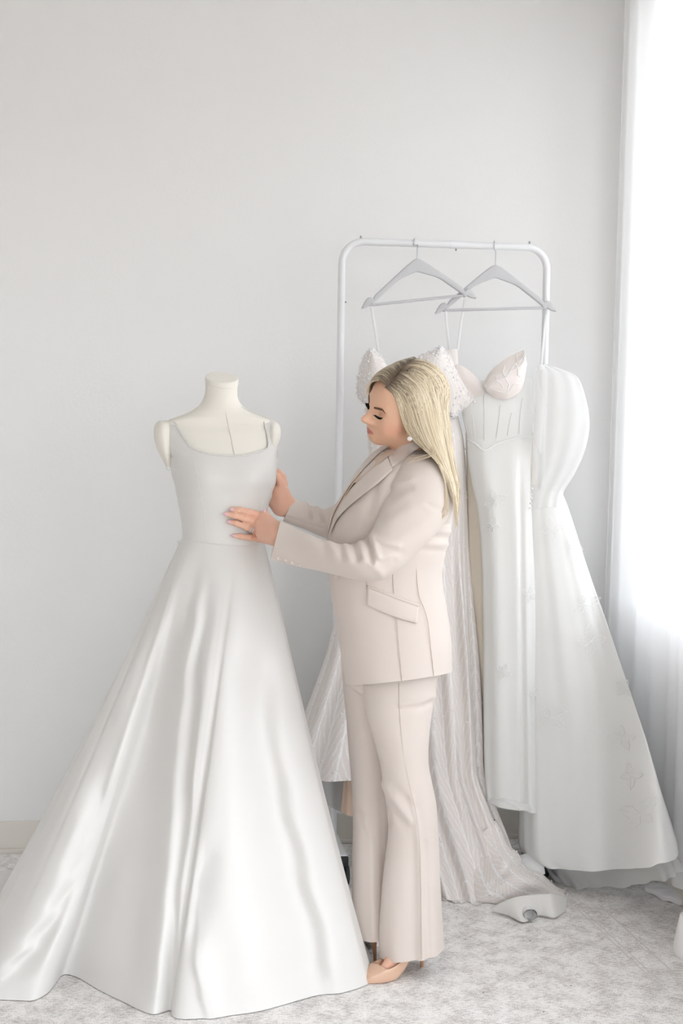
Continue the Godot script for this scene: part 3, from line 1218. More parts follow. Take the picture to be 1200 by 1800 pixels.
# a slab of cloth between two edges given as [x, y, depth] pixels
func slab(mb: Mesher, a: Array, b: Array, nl: int, nw: int, thick: float, puff := 0.0) -> void:
	var front := PackedVector3Array()
	var rows := []
	for i in nl:
		var f := float(i) / (nl - 1)
		var qa := row_at(a, f)
		var qb := row_at(b, f)
		var row := []
		for k in nw:
			var g := float(k) / (nw - 1)
			var z: float = lerpf(qa[2], qb[2], g) - puff * sin(g * PI)
			var e := minf(minf(g, 1 - g) * (nw - 1), minf(f, 1 - f) * (nl - 1))
			row.append([lerpf(qa[0], qb[0], g), lerpf(qa[1], qb[1], g), z + (thick * 0.35 if e < 0.5 else 0.0)])
		rows.append(row)
	for row in rows:
		for q in row: front.append(pt(q[0], q[1], q[2]))
	mb.grid(front, nl, nw)
	var back := PackedVector3Array()
	for row in rows:
		for k in nw:
			var q: Array = row[nw - 1 - k]
			back.append(pt(q[0], q[1], q[2]) + ahead * thick)
	mb.grid(back, nl, nw)
	var rim := []
	var rimb := []
	for k in nw: rim.append([0, k])
	for i in range(1, nl): rim.append([i, nw - 1])
	for k in range(nw - 2, -1, -1): rim.append([nl - 1, k])
	for i in range(nl - 2, 0, -1): rim.append([i, 0])
	var ring := PackedVector3Array()
	for r in rim: ring.append(front[r[0] * nw + r[1]] + ahead * thick)
	for r in rim: ring.append(front[r[0] * nw + r[1]])
	mb.grid(ring, 2, rim.size(), true)


# ---------------------------------------------------------------- the woman's suit
const TORSO := [
	[668, 786, 752, 786, 4.04, 0.055, 0.0, 2.0], [655, 795, 770, 794, 4.04, 0.10, 0.0, 2.0], [643, 812, 786, 810, 4.04, 0.145, 0.0, 2.1], [630, 834, 794, 832, 4.04, 0.165, 0.0, 2.2],
	[614, 858, 798, 858, 4.04, 0.172, 0.0, 2.2], [596, 886, 798, 886, 4.04, 0.172, 0.0, 2.2], [582, 915, 794, 913, 4.04, 0.168, 0.0, 2.2], [575, 942, 790, 940, 4.04, 0.162, 0.0, 2.2],
	[574, 978, 782, 975, 4.04, 0.152, 0.0, 2.2], [577, 1010, 777, 1005, 4.04, 0.146, 0.0, 2.2], [581, 1042, 779, 1036, 4.04, 0.148, 0.0, 2.2], [586, 1072, 784, 1065, 4.04, 0.155, 0.0, 2.2],
	[592, 1105, 789, 1095, 4.04, 0.166, -0.04, 2.25], [597, 1138, 793, 1126, 4.04, 0.175, -0.07, 2.3], [602, 1170, 794.5, 1154, 4.04, 0.184, -0.10, 2.3], [607, 1201, 794, 1180, 4.04, 0.190, -0.13, 2.3]]

var torso_y := []
func torso_row(px: float, py: float) -> Array:
	var f := 0.5
	var lo := 0.0
	var hi := 1.0
	for k in 14:
		f = (lo + hi) / 2
		var r := row_at(TORSO, f)
		var y: float = lerpf(r[1], r[3], clampf((px - r[0]) / (r[2] - r[0]), 0, 1))
		if y < py: lo = f
		else: hi = f
	return row_at(TORSO, f)

func torso_z(px: float, py: float, off := 0.0) -> float:
	var r := torso_row(px, py)
	var u := clampf((px - (r[0] + r[2]) / 2) / ((r[2] - r[0]) / 2), -0.995, 0.995)
	return r[4] - r[5] * pow(1.0 - pow(absf(u), r[7]), 1.0 / r[7]) - off

func on_torso(list: Array, off: float) -> Array:
	var o := []
	for q in list: o.append([q[0], q[1], torso_z(q[0], q[1], off)])
	return o

const SLEEVE := [
	[716, 797, 778, 803, 3.955, 0.028, 0.0, 2.0], [702, 808, 790, 816, 3.94, 0.065, 0.0, 2.0], [690, 832, 797.5, 838, 3.92, 0.088, 0.0, 2.0], [682, 860, 798, 870, 3.90, 0.092, 0.0, 2.0], [673, 886, 786, 911, 3.875, 0.086, 0.0, 2.0],
	[663, 911, 763, 942, 3.85, 0.079, 0.0, 2.0], [654, 931, 733, 971, 3.832, 0.073, 0.0, 2.0], [642, 946, 703, 1000, 3.818, 0.070, 0.0, 2.0], [626, 955, 668, 1019, 3.812, 0.066, 0.0, 2.0],
	[603, 957, 634, 1020.5, 3.822, 0.061, 0.0, 2.0], [577, 951, 600, 1013, 3.85, 0.057, 0.0, 2.0], [546, 940, 562, 1004, 3.89, 0.053, 0.0, 2.0], [518, 927, 516, 994, 3.935, 0.049, 0.0, 2.1], [493, 914, 475, 984, 3.968, 0.046, 0.0, 2.2]]

const FAR_SLEEVE := [
	[650, 800, 700, 812, 4.17, 0.04, 0.0, 2.0], [625, 830, 680, 880, 4.18, 0.07, 0.0, 2.0], [606, 862, 640, 945, 4.20, 0.07, 0.0, 2.0], [590, 885, 598, 955, 4.215, 0.06, 0.0, 2.0], [572, 894, 566, 944, 4.22, 0.052, 0.0, 2.0],
	[548, 889, 534, 930, 4.215, 0.047, 0.0, 2.0], [530, 882, 512, 922, 4.21, 0.044, 0.0, 2.0], [515.5, 875, 497, 916, 4.205, 0.042, 0.0, 2.1]]

const NEAR_LEG := [
	[628, 1110, 770, 1110, 4.00, 0.08, 0.0, 2.2], [630, 1160, 772, 1160, 3.99, 0.090, 0.0, 2.2], [635, 1200, 768, 1200, 3.98, 0.096, 0.0, 2.2], [644, 1254, 759.5, 1252, 3.97, 0.096, 0.0, 2.1], [657, 1300, 754, 1297, 3.962, 0.092, 0.0, 2.0],
	[668, 1344, 753, 1340, 3.96, 0.082, 0.0, 2.0], [673, 1380, 759, 1376, 3.96, 0.076, 0.0, 2.0], [678, 1412, 766.5, 1412, 3.96, 0.072, 0.0, 2.0], [682, 1455, 769.5, 1452, 3.96, 0.069, 0.0, 2.0], [677.5, 1500, 772, 1498, 3.96, 0.069, 0.0, 2.1],
	[672, 1547, 773.5, 1545, 3.945, 0.070, 0.0, 2.1], [669, 1593, 775.5, 1590, 3.94, 0.072, 0.0, 2.2], [667, 1637, 777.5, 1632, 3.935, 0.074, 0.0, 2.2], [668, 1678, 779, 1666, 3.93, 0.076, 0.0, 2.3]]

const FAR_LEG := [
	[598, 1130, 740, 1128, 4.10, 0.11, 0.0, 2.2], [600, 1168, 725, 1168, 4.11, 0.105, 0.0, 2.2], [602.5, 1206, 712, 1206, 4.115, 0.10, 0.0, 2.1], [608, 1262, 700, 1262, 4.12, 0.09, 0.0, 2.0], [613, 1325, 693, 1325, 4.12, 0.08, 0.0, 2.0],
	[618.5, 1390, 690, 1390, 4.10, 0.07, 0.0, 2.0], [620, 1450, 689, 1450, 4.065, 0.066, 0.0, 2.0], [618.5, 1515, 690, 1515, 4.04, 0.066, 0.0, 2.0], [618, 1580, 694, 1580, 4.02, 0.067, 0.0, 2.1], [617, 1641, 698, 1639, 4.005, 0.069, 0.0, 2.2]]

const SLEEVE_FOLDS := [
	[641, 944, 650, 962, 4.0, -0.013], [650, 962, 654, 988, 4.0, -0.014], [656, 945, 665, 978, 6, 0.009], [634, 955, 640, 985, 7, 0.006], [620, 957, 628, 982, 5, -0.008], [606, 955, 613, 985, 7, 0.006], [596, 953, 602, 980, 6, -0.005],
	[660, 948, 700, 960, 6, 0.006], [668, 966, 705, 972, 9, -0.004], [580, 952, 590, 985, 9, 0.004], [562, 947, 572, 975, 8, -0.004], [655, 990, 670, 1010, 8, 0.006], [664, 995, 690, 985, 8, -0.004],
	[692, 852, 724, 842, 7, 0.005], [686, 866, 720, 858, 6, -0.005], [678, 893, 712, 872, 9, 0.004], [752, 888, 776, 897, 5, -0.004], [700, 930, 745, 905, 12, -0.003], [690, 910, 720, 890, 10, 0.003], [528, 945, 560, 962, 10, 0.0025]]
const FAR_FOLDS := [[548, 889, 552, 910, 4, -0.007], [556, 893, 562, 915, 5, 0.006], [566, 895, 572, 915, 4, -0.006], [538, 886, 542, 905, 6, 0.005], [500, 908, 566, 928, 2.5, -0.003]]
const TORSO_FOLDS := [
	[765, 925, 790, 922, 5, -0.005], [760, 933, 789, 934, 5, 0.004], [752, 943, 788, 945, 5, -0.005], [748, 956, 786, 958, 6, 0.004], [742, 966, 775, 968, 6, -0.003],
	[676, 840, 662, 905, 10, 0.006], [668, 838, 650, 900, 9, -0.005], [640, 890, 628, 940, 12, 0.004], [684, 836, 678, 862, 6, 0.006], [745, 1066, 750, 1185, 9, 0.0], [774, 1012, 778, 1050, 9, -0.002]]
const LEG_FOLDS := [
	[702, 1246, 740, 1243, 5, -0.005], [740, 1243, 766, 1232, 4, -0.008], [705, 1238, 764, 1224, 6, 0.004],
	[672, 1378, 690, 1405, 5, 0.006], [690, 1405, 720, 1440, 8, 0.007], [684, 1418, 712, 1452, 7, -0.006], [688, 1420, 682, 1452, 4, -0.006], [695, 1385, 728, 1420, 9, -0.005], [735, 1420, 768, 1400, 9, -0.003],
	[704, 1210, 704, 1262, 3, 0.0008], [722, 1400, 733, 1450, 5, 0.006], [733, 1450, 738, 1520, 6, 0.008], [738, 1520, 740, 1690, 7, 0.009], [746, 1480, 752, 1690, 6, -0.006], [726, 1480, 729, 1690, 10, -0.004], [760, 1560, 766, 1680, 8, 0.004]]
const FAR_LEG_FOLDS := [[640, 1446, 652, 1472, 6, 0.006], [630, 1430, 645, 1462, 7, -0.004], [652, 1480, 656, 1640, 7, 0.005], [670, 1390, 676, 1640, 5, -0.005]]


func build_suit(w: Node3D) -> void:
	var cloth: Material = paint("beige suiting", rgb(222, 211, 203), 0.72, 0.35)
	cloth.rim_enabled = true
	cloth.rim = 0.35
	cloth.rim_tint = 0.6
	cloth.normal_enabled = true
	cloth.normal_texture = noise_tex(256, 0.35, 2, 17, true, 2.0)
	cloth.normal_scale = 0.10
	cloth.uv1_triplanar = true
	cloth.uv1_scale = Vector3(9, 9, 9)
	var seam: Material = paint("suit seam", rgb(208, 195, 186), 0.8, 0.2)
	var dark: Material = paint("painted gap shade", rgb(58, 48, 44), 0.8, 0.2)  # near-black colour standing for the shade in the jacket gaps

	# trousers: hips and two flared legs
	var m := Mesher.new()
	loft(m, NEAR_LEG, 170, 96, func(f, a, x, y, n): return (strokes(LEG_FOLDS, x, y) if n > 0 else 0.0) + 0.0025 * sin(a * 6.0 + 1.0) * smoothstep(0.75, 1.0, f))
	loft(m, FAR_LEG, 120, 80, func(f, a, x, y, n): return (strokes(FAR_LEG_FOLDS, x, y) if n > 0 else 0.0) + 0.004 * sin(a * 5.0) * smoothstep(0.75, 1.0, f))
	var hips := []
	for q in [[608, 1060, 772, 1052, 4.05, 0.115], [606, 1110, 778, 1104, 4.05, 0.125], [606, 1150, 778, 1146, 4.05, 0.13], [606, 1180, 774, 1180, 4.05, 0.13], [614, 1205, 764, 1205, 4.055, 0.12], [640, 1225, 750, 1225, 4.06, 0.09]]:
		hips.append(q + [0.0, 2.2])
	loft(m, hips, 30, 64, null, null, true, true)
	var tr := part(w, "trousers", m, cloth)
	m = Mesher.new()
	var path := []
	for k in 60:
		var q := row_at([[701, 1200], [702, 1250], [708, 1320], [718, 1375], [729, 1420], [736, 1470], [739, 1540], [740, 1620], [741, 1686]], k / 59.0)
		var r := leg_row(q[1])
		var u: float = clampf((q[0] - (r[0] + r[2]) / 2) / ((r[2] - r[0]) / 2), -1, 1)
		path.append(pt(q[0], q[1] - 0.0, r[4] - r[5] * pow(1 - pow(absf(u), r[7]), 1.0 / r[7]) - strokes(LEG_FOLDS, q[0], q[1]) * 0.97))
	m.tube(path, 0.0010, 6)
	part(tr, "side_seam", m, seam)

	# jacket body
	m = Mesher.new()
	var ends := loft(m, TORSO, 170, 120, func(_f, _a, x, y, n): return strokes(TORSO_FOLDS, x, y) if n > 0.05 else 0.0)
	# hem turned in
	var inner := PackedVector3Array()
	var c := Vector3.ZERO
	for q in ends[1]: c += q / ends[1].size()
	for lay in [[1.0, 0.0], [0.985, 0.002], [0.96, 0.02], [0.95, 0.05]]:
		for q in ends[1]: inner.append(c + (q - c) * lay[0] + UP * lay[1])
	m.grid(inner, 4, ends[1].size(), true)
	var jk := part(w, "blazer", m, cloth)

	# sleeves with turned cuffs
	for s in [[SLEEVE, SLEEVE_FOLDS, 180], [FAR_SLEEVE, FAR_FOLDS, 110]]:
		m = Mesher.new()
		var folds_here: Array = s[1]
		ends = loft(m, s[0], s[2], 84, func(_f, _a, x, y, n): return strokes(folds_here, x, y) * smoothstep(-0.3, 0.2, n), null, true, false)
		inner = PackedVector3Array()
		c = Vector3.ZERO
		for q in ends[1]: c += q / ends[1].size()
		var before: Array = row_at(s[0], 0.93)
		var back := pt((before[0] + before[2]) / 2, (before[1] + before[3]) / 2, before[4]) - c
		for lay in [[1.0, 0.0], [0.93, -0.01], [0.90, 0.05], [0.86, 0.4], [0.8, 1.0]]:
			for q in ends[1]: inner.append(c + (q - c) * lay[0] + back * lay[1])
		m.grid(inner, 5, ends[1].size(), true)
		part(jk, "sleeve", m, cloth)
	# cuff buttons
	for q in [[489.5, 981, 4.3], [502.5, 984.5, 4.3], [513.5, 988.5, 3.8], [527.5, 993.5, 3.2]]:
		var r := sleeve_near(q[0], q[1])
		button(jk, pt(q[0], q[1], r - 0.003), 0.0063 * q[2] / 4.3, (-ahead + UP * -0.35).normalized(), cloth)
	# waist button
	button(jk, pt(592, 1014.5, torso_z(594, 1014.5, 0.002)), 0.0075, (-ahead * 0.8 - right_dir() * 0.6).normalized(), cloth)

	# flap pocket with its welt
	m = Mesher.new()
	slab(m, on_torso([[645.5, 1032], [670, 1041], [705, 1055], [736, 1066]], 0.007), on_torso([[645, 1063], [668, 1074], [703, 1087], [733, 1095.5]], 0.006), 30, 10, 0.006, 0.001)
	part(jk, "pocket_flap", m, cloth)
	m = Mesher.new()
	slab(m, on_torso([[645, 1029], [670, 1038], [705, 1052], [737, 1062]], 0.006), on_torso([[645.5, 1032.5], [670, 1041.5], [705, 1055.5], [737, 1066]], 0.009), 30, 4, 0.006)
	part(jk, "pocket_welt", m, cloth)
	# panel seams
	for line in [[[697, 1086], [699, 1120], [703, 1160], [706.5, 1197]], [[730, 968], [732, 1010], [736, 1045], [745, 1070], [752, 1095], [757, 1140], [762.5, 1188]], [[690, 1000], [691, 1030], [692.5, 1043]], [[644, 1022], [644, 1030], [643.5, 1034]]]:
		m = Mesher.new()
		path = []
		for k in 40:
			var q := row_at(line, k / 39.0)
			path.append(pt(q[0], q[1], torso_z(q[0], q[1], strokes(TORSO_FOLDS, q[0], q[1]) + 0.0009)))
		m.tube(path, 0.0011, 6)
		part(jk, "seam", m, seam)

	# camisole in the opening, with a dark strip painting the shade beside it
	m = Mesher.new()
	slab(m, on_torso([[690, 796], [672, 810], [648, 832], [628, 855], [608, 880], [592, 903], [583, 924]], 0.004), on_torso([[668, 790], [652, 806], [634, 826], [617, 850], [602, 874], [588, 900], [580, 922]], 0.004), 40, 10, 0.003)
	part(w, "camisole", m, paint("camisole satin", rgb(216, 196, 178), 0.5, 0.4))
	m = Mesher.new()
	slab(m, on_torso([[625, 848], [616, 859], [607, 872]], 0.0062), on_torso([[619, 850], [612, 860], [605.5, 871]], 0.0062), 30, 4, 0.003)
	part(jk, "lapel_gap_shade", m, dark)
	# far lapel, rolled along the front edge
	m = Mesher.new()
	slab(m, on_torso([[688, 783], [668, 795], [649, 813], [631, 834], [613, 857], [599, 880], [586, 905], [577, 935]], 0.010), on_torso([[671, 783.5], [653, 797], [639, 812], [625, 833], [608, 858], [593, 883], [580, 910], [575.5, 938]], 0.006), 50, 10, 0.007, 0.004)
	part(jk, "lapel", m, cloth)
	# near lapel: roll line against its outer edge, then the collar above the notch
	m = Mesher.new()
	slab(m, on_torso([[681, 804], [667, 815], [650, 828], [632, 846], [613, 867], [598, 888], [586, 911], [580, 934]], 0.016), on_torso([[690, 826], [677, 838], [662, 851], [645, 864], [626, 879], [608, 895], [592, 913], [581.5, 936]], 0.0135), 50, 12, 0.007, 0.003)
	part(jk, "lapel", m, cloth)
	m = Mesher.new()
	slab(m, [[683, 803, torso_z(683, 803, 0.016)], [690, 794, 3.965], [702, 782, 3.953], [716, 773, 3.950], [732, 768, 3.953], [750, 770, 3.962]], [[688, 821.5, torso_z(688, 821, 0.012)], [706, 809, torso_z(706, 809, 0.012)], [722, 797, 3.930], [736, 788, 3.935], [750, 786, 3.942], [764, 788, 3.955]], 40, 10, 0.007, 0.004)
	part(jk, "collar", m, cloth)
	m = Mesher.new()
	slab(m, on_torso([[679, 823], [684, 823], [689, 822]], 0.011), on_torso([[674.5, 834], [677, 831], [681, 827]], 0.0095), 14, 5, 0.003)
	part(jk, "notch_shadow_gap", m, dark)  # dark slab paints the shade inside the lapel notch


func leg_row(py: float) -> Array:
	var lo := 0.0
	var hi := 1.0
	for k in 14:
		var f := (lo + hi) / 2
		var r := row_at(NEAR_LEG, f)
		if (r[1] + r[3]) / 2 + (r[5] / r[4]) * (r[1] - 725) * 0.7 < py: lo = f
		else: hi = f
	return row_at(NEAR_LEG, lo)

func sleeve_near(px: float, py: float) -> float:
	# depth of the forearm's near surface
	var best := 9.0
	for k in 60:
		var r := row_at(SLEEVE, 0.6 + 0.4 * k / 59.0)
		var a := Vector2(r[0], r[1])
		var b := Vector2(r[2], r[3])
		var t := (Vector2(px, py) - a).dot(b - a) / (b - a).length_squared()
		var d := Vector2(px, py).distance_to(a.lerp(b, clampf(t, 0, 1)))
		if d < 3.0:
			best = minf(best, r[4] - r[5] * sqrt(maxf(0.0, 1.0 - pow(t * 2 - 1, 2))))
	return best if best < 8.0 else 3.93

func right_dir() -> Vector3:
	return ahead.cross(UP)

func button(owner_node: Node3D, at: Vector3, r: float, n: Vector3, m: Material) -> void:
	var x := n.cross(UP).normalized()
	var y := x.cross(n).normalized()
	var mb := Mesher.new()
	var p := PackedVector3Array()
	var prof := [[0.01, 0.0022], [0.55, 0.0020], [0.62, 0.0026], [0.85, 0.0028], [1.0, 0.0016], [1.0, -0.001], [0.8, -0.0025]]
	for q in prof:
		for k in 24:
			p.append(at + (x * cos(TAU * k / 24) - y * sin(TAU * k / 24)) * r * q[0] + n * q[1])
	mb.grid(p, prof.size(), 24, true)
	part(owner_node, "button", mb, m)


# ---------------------------------------------------------------- the woman
var head_t: Transform3D
var head_prims := []

func cam_vec(x: float, y: float, away: float) -> Vector3:
	return right_dir() * x + UP * y + ahead * away

func build_woman() -> void:
	var w := thing("person", "blonde woman in a pale beige trouser suit, both hands adjusting the satin gown", "person", ground(700, 1690))
	build_body(w)
	build_suit(w)
	build_hair(w)
	build_shoes(w)


func head_setup() -> void:
	var f := cam_vec(-0.89, -0.06, -0.45).normalized()
	var u := cam_vec(0.08, 0.87, -0.48)
	u = (u - f * u.dot(f)).normalized()
	var l := f.cross(u)
	var tip := Vector3(0.1265, -0.020, 0)
	var o := pt(634.5, 739, 3.915) - (f * tip.x + u * tip.y)
	head_t = Transform3D(Basis(f, u, l), o)
	var p := []
	p.append(ball(Vector3(-0.012, 0.045, 0), Vector3(0.098, 0.090, 0.076)))
	p.append(ball(Vector3(0.045, 0.055, 0), Vector3(0.052, 0.052, 0.060), 0.03))
	p.append(ball(Vector3(0.030, 0.0, 0), Vector3(0.064, 0.080, 0.064), 0.03))
	p.append(ball(Vector3(0.034, -0.046, 0), Vector3(0.047, 0.044, 0.046), 0.03))
	for s in [-1, 1]:
		p.append(limb(Vector3(-0.004, -0.048, 0.050 * s), Vector3(0.056, -0.070, 0.012 * s), 0.014, 0.011, 0.03))
		p.append(ball(Vector3(0.052, -0.022, 0.038 * s), Vector3(0.031, 0.028, 0.025), 0.03))
		p.append(limb(Vector3(0.076, 0.029, 0.040 * s), Vector3(0.089, 0.024, 0.010 * s), 0.010, 0.009, 0.02))
	p.append(ball(Vector3(0.066, -0.076, 0), Vector3(0.0160, 0.0140, 0.018), 0.02))
	p.append(ball(Vector3(0.070, -0.054, 0), Vector3(0.022, 0.024, 0.028), 0.02))
	for s in [-1, 1]:
		p.append(ball(Vector3(0.098, 0.015, 0.034 * s), Vector3(0.012, 0.010, 0.014), 0.014, -1))
		p.append(ball(Vector3(0.0755, 0.011, 0.0325 * s), Vector3(0.0145, 0.0140, 0.0165), 0.005))
	p.append(limb(Vector3(0.087, 0.020, 0), Vector3(0.114, -0.014, 0), 0.0070, 0.0076, 0.010))
	for s in [-1, 1]: p.append(limb(Vector3(0.078, 0.014, 0.010 * s), Vector3(0.096, -0.020, 0.0095 * s), 0.008, 0.009, 0.014))
	p.append(ball(Vector3(0.1180, -0.0170, 0), Vector3(0.0082, 0.0074, 0.0076), 0.010))
	p.append(limb(Vector3(0.098, -0.0275, 0), Vector3(0.114, -0.0235, 0), 0.0050, 0.0042, 0.008))
	for s in [-1, 1]:
		p.append(ball(Vector3(0.1030, -0.0225, 0.0105 * s), Vector3(0.0082, 0.0066, 0.0046), 0.010))
		p.append(limb(Vector3(0.0795, -0.0515, 0.018 * s), Vector3(0.0930, -0.0475, 0.004 * s), 0.0032, 0.0050, 0.006))
		p.append(limb(Vector3(0.0795, -0.0545, 0.016 * s), Vector3(0.0900, -0.0585, 0.004 * s), 0.0032, 0.0056, 0.006))
	for s in [-1, 1]:
		p.append(limb(Vector3(0.078, -0.0545, 0.020 * s), Vector3(0.100, -0.0530, 0.0), 0.0016, 0.0012, 0.003, -1))
		p.append(ball(Vector3(0.1065, -0.0320, 0.0062 * s), Vector3(0.005, 0.0028, 0.0030), 0.003, -1))
	# ears
	for s in [-1, 1]:
		p.append(ball(Vector3(-0.004, -0.002, 0.073 * s), Vector3(0.018, 0.030, 0.009), 0.008))
		p.append(ball(Vector3(0.002, -0.030, 0.069 * s), Vector3(0.009, 0.010, 0.006), 0.006))
	# throat and neck
	var base: Vector3 = head_t.affine_inverse() * pt(722, 838, 4.05)
	p.append(limb(Vector3(-0.022, -0.040, 0), base, 0.053, 0.058, 0.03))
	p.append(limb(Vector3(0.0, -0.055, 0), base + Vector3(0.010, 0.03, 0), 0.028, 0.040, 0.03))
	head_prims = p

func on_skin(q: Vector3, lift := 0.0) -> Vector3:        # nearest skin outwards from the head's axis, in head axes
	var d := (q - Vector3(0.02, q.y, 0)).normalized()
	var p := q + d * 0.05
	for k in 24:
		p -= d * solid(head_prims, p) * 0.8
	return p + d * lift

func skin_tint(q: Vector3) -> Color:
	var c := tone(233, 188, 158)
	var s := absf(q.z)
	# make-up: lips, blush, lids
	var lip := smoothstep(0.073, 0.077, q.x) * smoothstep(0.0012, -0.0012, q.y + 0.0450 + s * 0.25) * smoothstep(-0.0012, 0.0012, q.y + 0.0632 - s * 0.38) * smoothstep(0.0215, 0.0190, s)
	c = c.lerp(tone(196, 112, 112), lip * 0.85)
	var blush := exp(-((q.y + 0.020) / 0.022) ** 2 - ((q.x - 0.055) / 0.030) ** 2) * smoothstep(0.025, 0.04, s)
	c = c.lerp(tone(224, 150, 128), blush * 0.5)
	var lid := exp(-((q.y - 0.018) / 0.010) ** 2 - ((s - 0.033) / 0.016) ** 2) * smoothstep(0.055, 0.070, q.x) * smoothstep(0.022, 0.030, s) * 0.8
	c = c.lerp(tone(200, 150, 122), lid * 0.6)
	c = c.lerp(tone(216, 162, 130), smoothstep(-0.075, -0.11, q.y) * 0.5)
	return c

func build_body(w: Node3D) -> void:
	head_setup()
	var m := Mesher.new()
	# head, throat and neck on a fine grid
	net(m, head_prims, Vector3(-0.125, -0.165, -0.092), Vector3(0.135, 0.145, 0.092), 0.0028, head_t, skin_tint)
	# the rest of the figure inside the suit
	var z0 := 4.05
	var b := []
	var P := func(x: float, y: float, z: float) -> Vector3: return pt(x, y, z)
	b.append(limb(P.call(722, 838, 4.05), P.call(715, 900, 4.05), 0.056, 0.10, 0.06))
	b.append(limb(P.call(716, 850, 3.96), P.call(700, 848, 4.14), 0.055, 0.055, 0.06))
	b.append(limb(P.call(700, 880, 4.04), P.call(680, 1010, 4.04), 0.105, 0.085, 0.06))
	b.append(limb(P.call(680, 1010, 4.04), P.call(690, 1130, 4.04), 0.09, 0.11, 0.06))
	b.append(limb(P.call(642, 905, 3.99), P.call(632, 905, 4.09), 0.045, 0.045, 0.06))
	b.append(limb(P.call(745, 850, 3.93), P.call(664, 986, 3.83), 0.042, 0.030, 0.03))
	b.append(limb(P.call(660, 990, 3.828), P.call(588, 984, 3.86), 0.028, 0.025, 0.02))
	b.append(limb(P.call(588, 984, 3.86), P.call(500, 954, 3.955), 0.025, 0.022, 0.02))
	b.append(limb(P.call(660, 850, 4.17), P.call(622, 918, 4.20), 0.034, 0.025, 0.03))
	b.append(limb(P.call(618, 924, 4.205), P.call(522, 900, 4.21), 0.024, 0.021, 0.02))
	b.append(limb(P.call(705, 1150, 3.99), P.call(716, 1400, 3.96), 0.085, 0.050, 0.04))
	b.append(limb(P.call(716, 1400, 3.96), P.call(728, 1640, 3.94), 0.050, 0.030, 0.03))
	b.append(limb(P.call(662, 1150, 4.08), P.call(655, 1400, 4.12), 0.08, 0.048, 0.04))
	b.append(limb(P.call(655, 1400, 4.10), P.call(660, 1610, 4.03), 0.048, 0.030, 0.03))
	var lo := Vector3.INF
	var hi := -Vector3.INF
	for q in b:
		for e in [q[1], q[2]]:
			lo = lo.min(e - Vector3.ONE * 0.14); hi = hi.max(e + Vector3.ONE * 0.14)
	var flat := func(_p): return tone(233, 188, 158)
	net(m, b, lo, hi, 0.016, Transform3D(), flat)
	near_hand(m)
	far_hand(m)
	feet(m)
	var skin: Material = paint("skin", Color.WHITE, 0.48, 0.45)
	skin.vertex_color_use_as_albedo = true
	skin.subsurf_scatter_enabled = true
	skin.subsurf_scatter_strength = 0.12
	var body := part(w, "body", m, skin)

	# brows and lashes
	var browm: Material = paint("brow", rgb(112, 84, 66), 0.8, 0.2)
	var lash: Material = paint("lash", rgb(22, 18, 17), 0.6, 0.3)
	for s in [-1, 1]:
		m = Mesher.new()
		var path := []
		var rad := []
		for k in 14:
			var f := k / 13.0
			var q := Vector3(0.09, lerpf(0.0265, 0.0345, sin(f * PI * 0.55)) - 0.008 * smoothstep(0.6, 1.0, f), lerpf(0.013, 0.056, f) * s)
			path.append(head_t * on_skin(q, 0.0004))
			rad.append(0.0026 * (0.55 + 0.75 * sin(0.5 + f * PI * 0.6)) * (1.0 - 0.85 * smoothstep(0.35, 1.0, f)) + 0.0002)
		m.tube(path, rad, 8)
		part(body, "eyebrow", m, browm)
		m = Mesher.new()
		var c := Vector3(0.0755, 0.011, 0.0325 * s)
		var rim := []
		for k in 17:
			var f := k / 16.0
			var zz := lerpf(-0.0150, 0.0155, f)               # inner to outer corner
			var yy := -0.0062 - 0.0028 * sin(f * PI) + 0.004 * f
			var q := c + Vector3(0.02, yy, zz * s)
			rim.append(on_skin(q, 0.0008))
		var line := []
		for q in rim: line.append(head_t * q)
		m.tube(line, 0.0013, 6)
		for k in range(1, 33):
			var f := k / 33.0
			var q: Vector3 = rim[int(f * 16)].lerp(rim[mini(int(f * 16) + 1, 16)], f * 16 - int(f * 16))
			var out := Vector3(0.85, -0.42, (f - 0.42) * 1.15 * s).normalized()
			var long := 0.0075 + 0.0045 * f
			var pts := []
			for j in 5:
				var g := j / 4.0
				pts.append(head_t * (q + out * long * g + Vector3(0.0, 0.0035, 0) * g * g))
			m.tube(pts, [0.0007, 0.00065, 0.0006, 0.0004, 0.0001], 4)
		part(body, "eyelash", m, lash)
	# pearl ear stud with a silver rim
	m = Mesher.new()
	var lobe := pt(720, 771, 3.878)
	m.ellipsoid(lobe, right_dir() * 0.0062, UP * 0.0062, -ahead * 0.0062, 18, 12)
	var er := part(w, "earring", m, paint("pearl", rgb(236, 230, 224), 0.15, 0.7))
	m = Mesher.new()
	var ring := []
	for k in 25: ring.append(lobe - ahead * 0.0035 + right_dir() * cos(TAU * k / 24) * 0.0058 + UP * sin(TAU * k / 24) * 0.0058)
	m.tube(ring, 0.0011, 6, false)
	part(er, "rim", m, silver())


func silver() -> StandardMaterial3D:
	var m := paint("silver", rgb(224, 224, 226), 0.18)
	m.metallic = 1.0
	return m

func hand_tint(q: Vector3) -> Color:
	return tone(236, 188, 164)

func finger(out: Array, pts: Array, radii: Array, k := 0.004) -> void:
	for i in pts.size() - 1:
		out.append(limb(pts[i], pts[i + 1], radii[i], radii[i + 1], k))

func net_fit(m: Mesher, prims: Array, cell: float, pad: float, tint) -> void:
	var lo := Vector3.INF
	var hi := -Vector3.INF
	for q in prims:
		if q[0] == 0:
			lo = lo.min(q[1] - q[2]); hi = hi.max(q[1] + q[2])
		else:
			for e in [q[1], q[2]]:
				lo = lo.min(e - Vector3.ONE * 0.03); hi = hi.max(e + Vector3.ONE * 0.03)
	net(m, prims, lo - Vector3.ONE * pad, hi + Vector3.ONE * pad, cell, Transform3D(), tint)

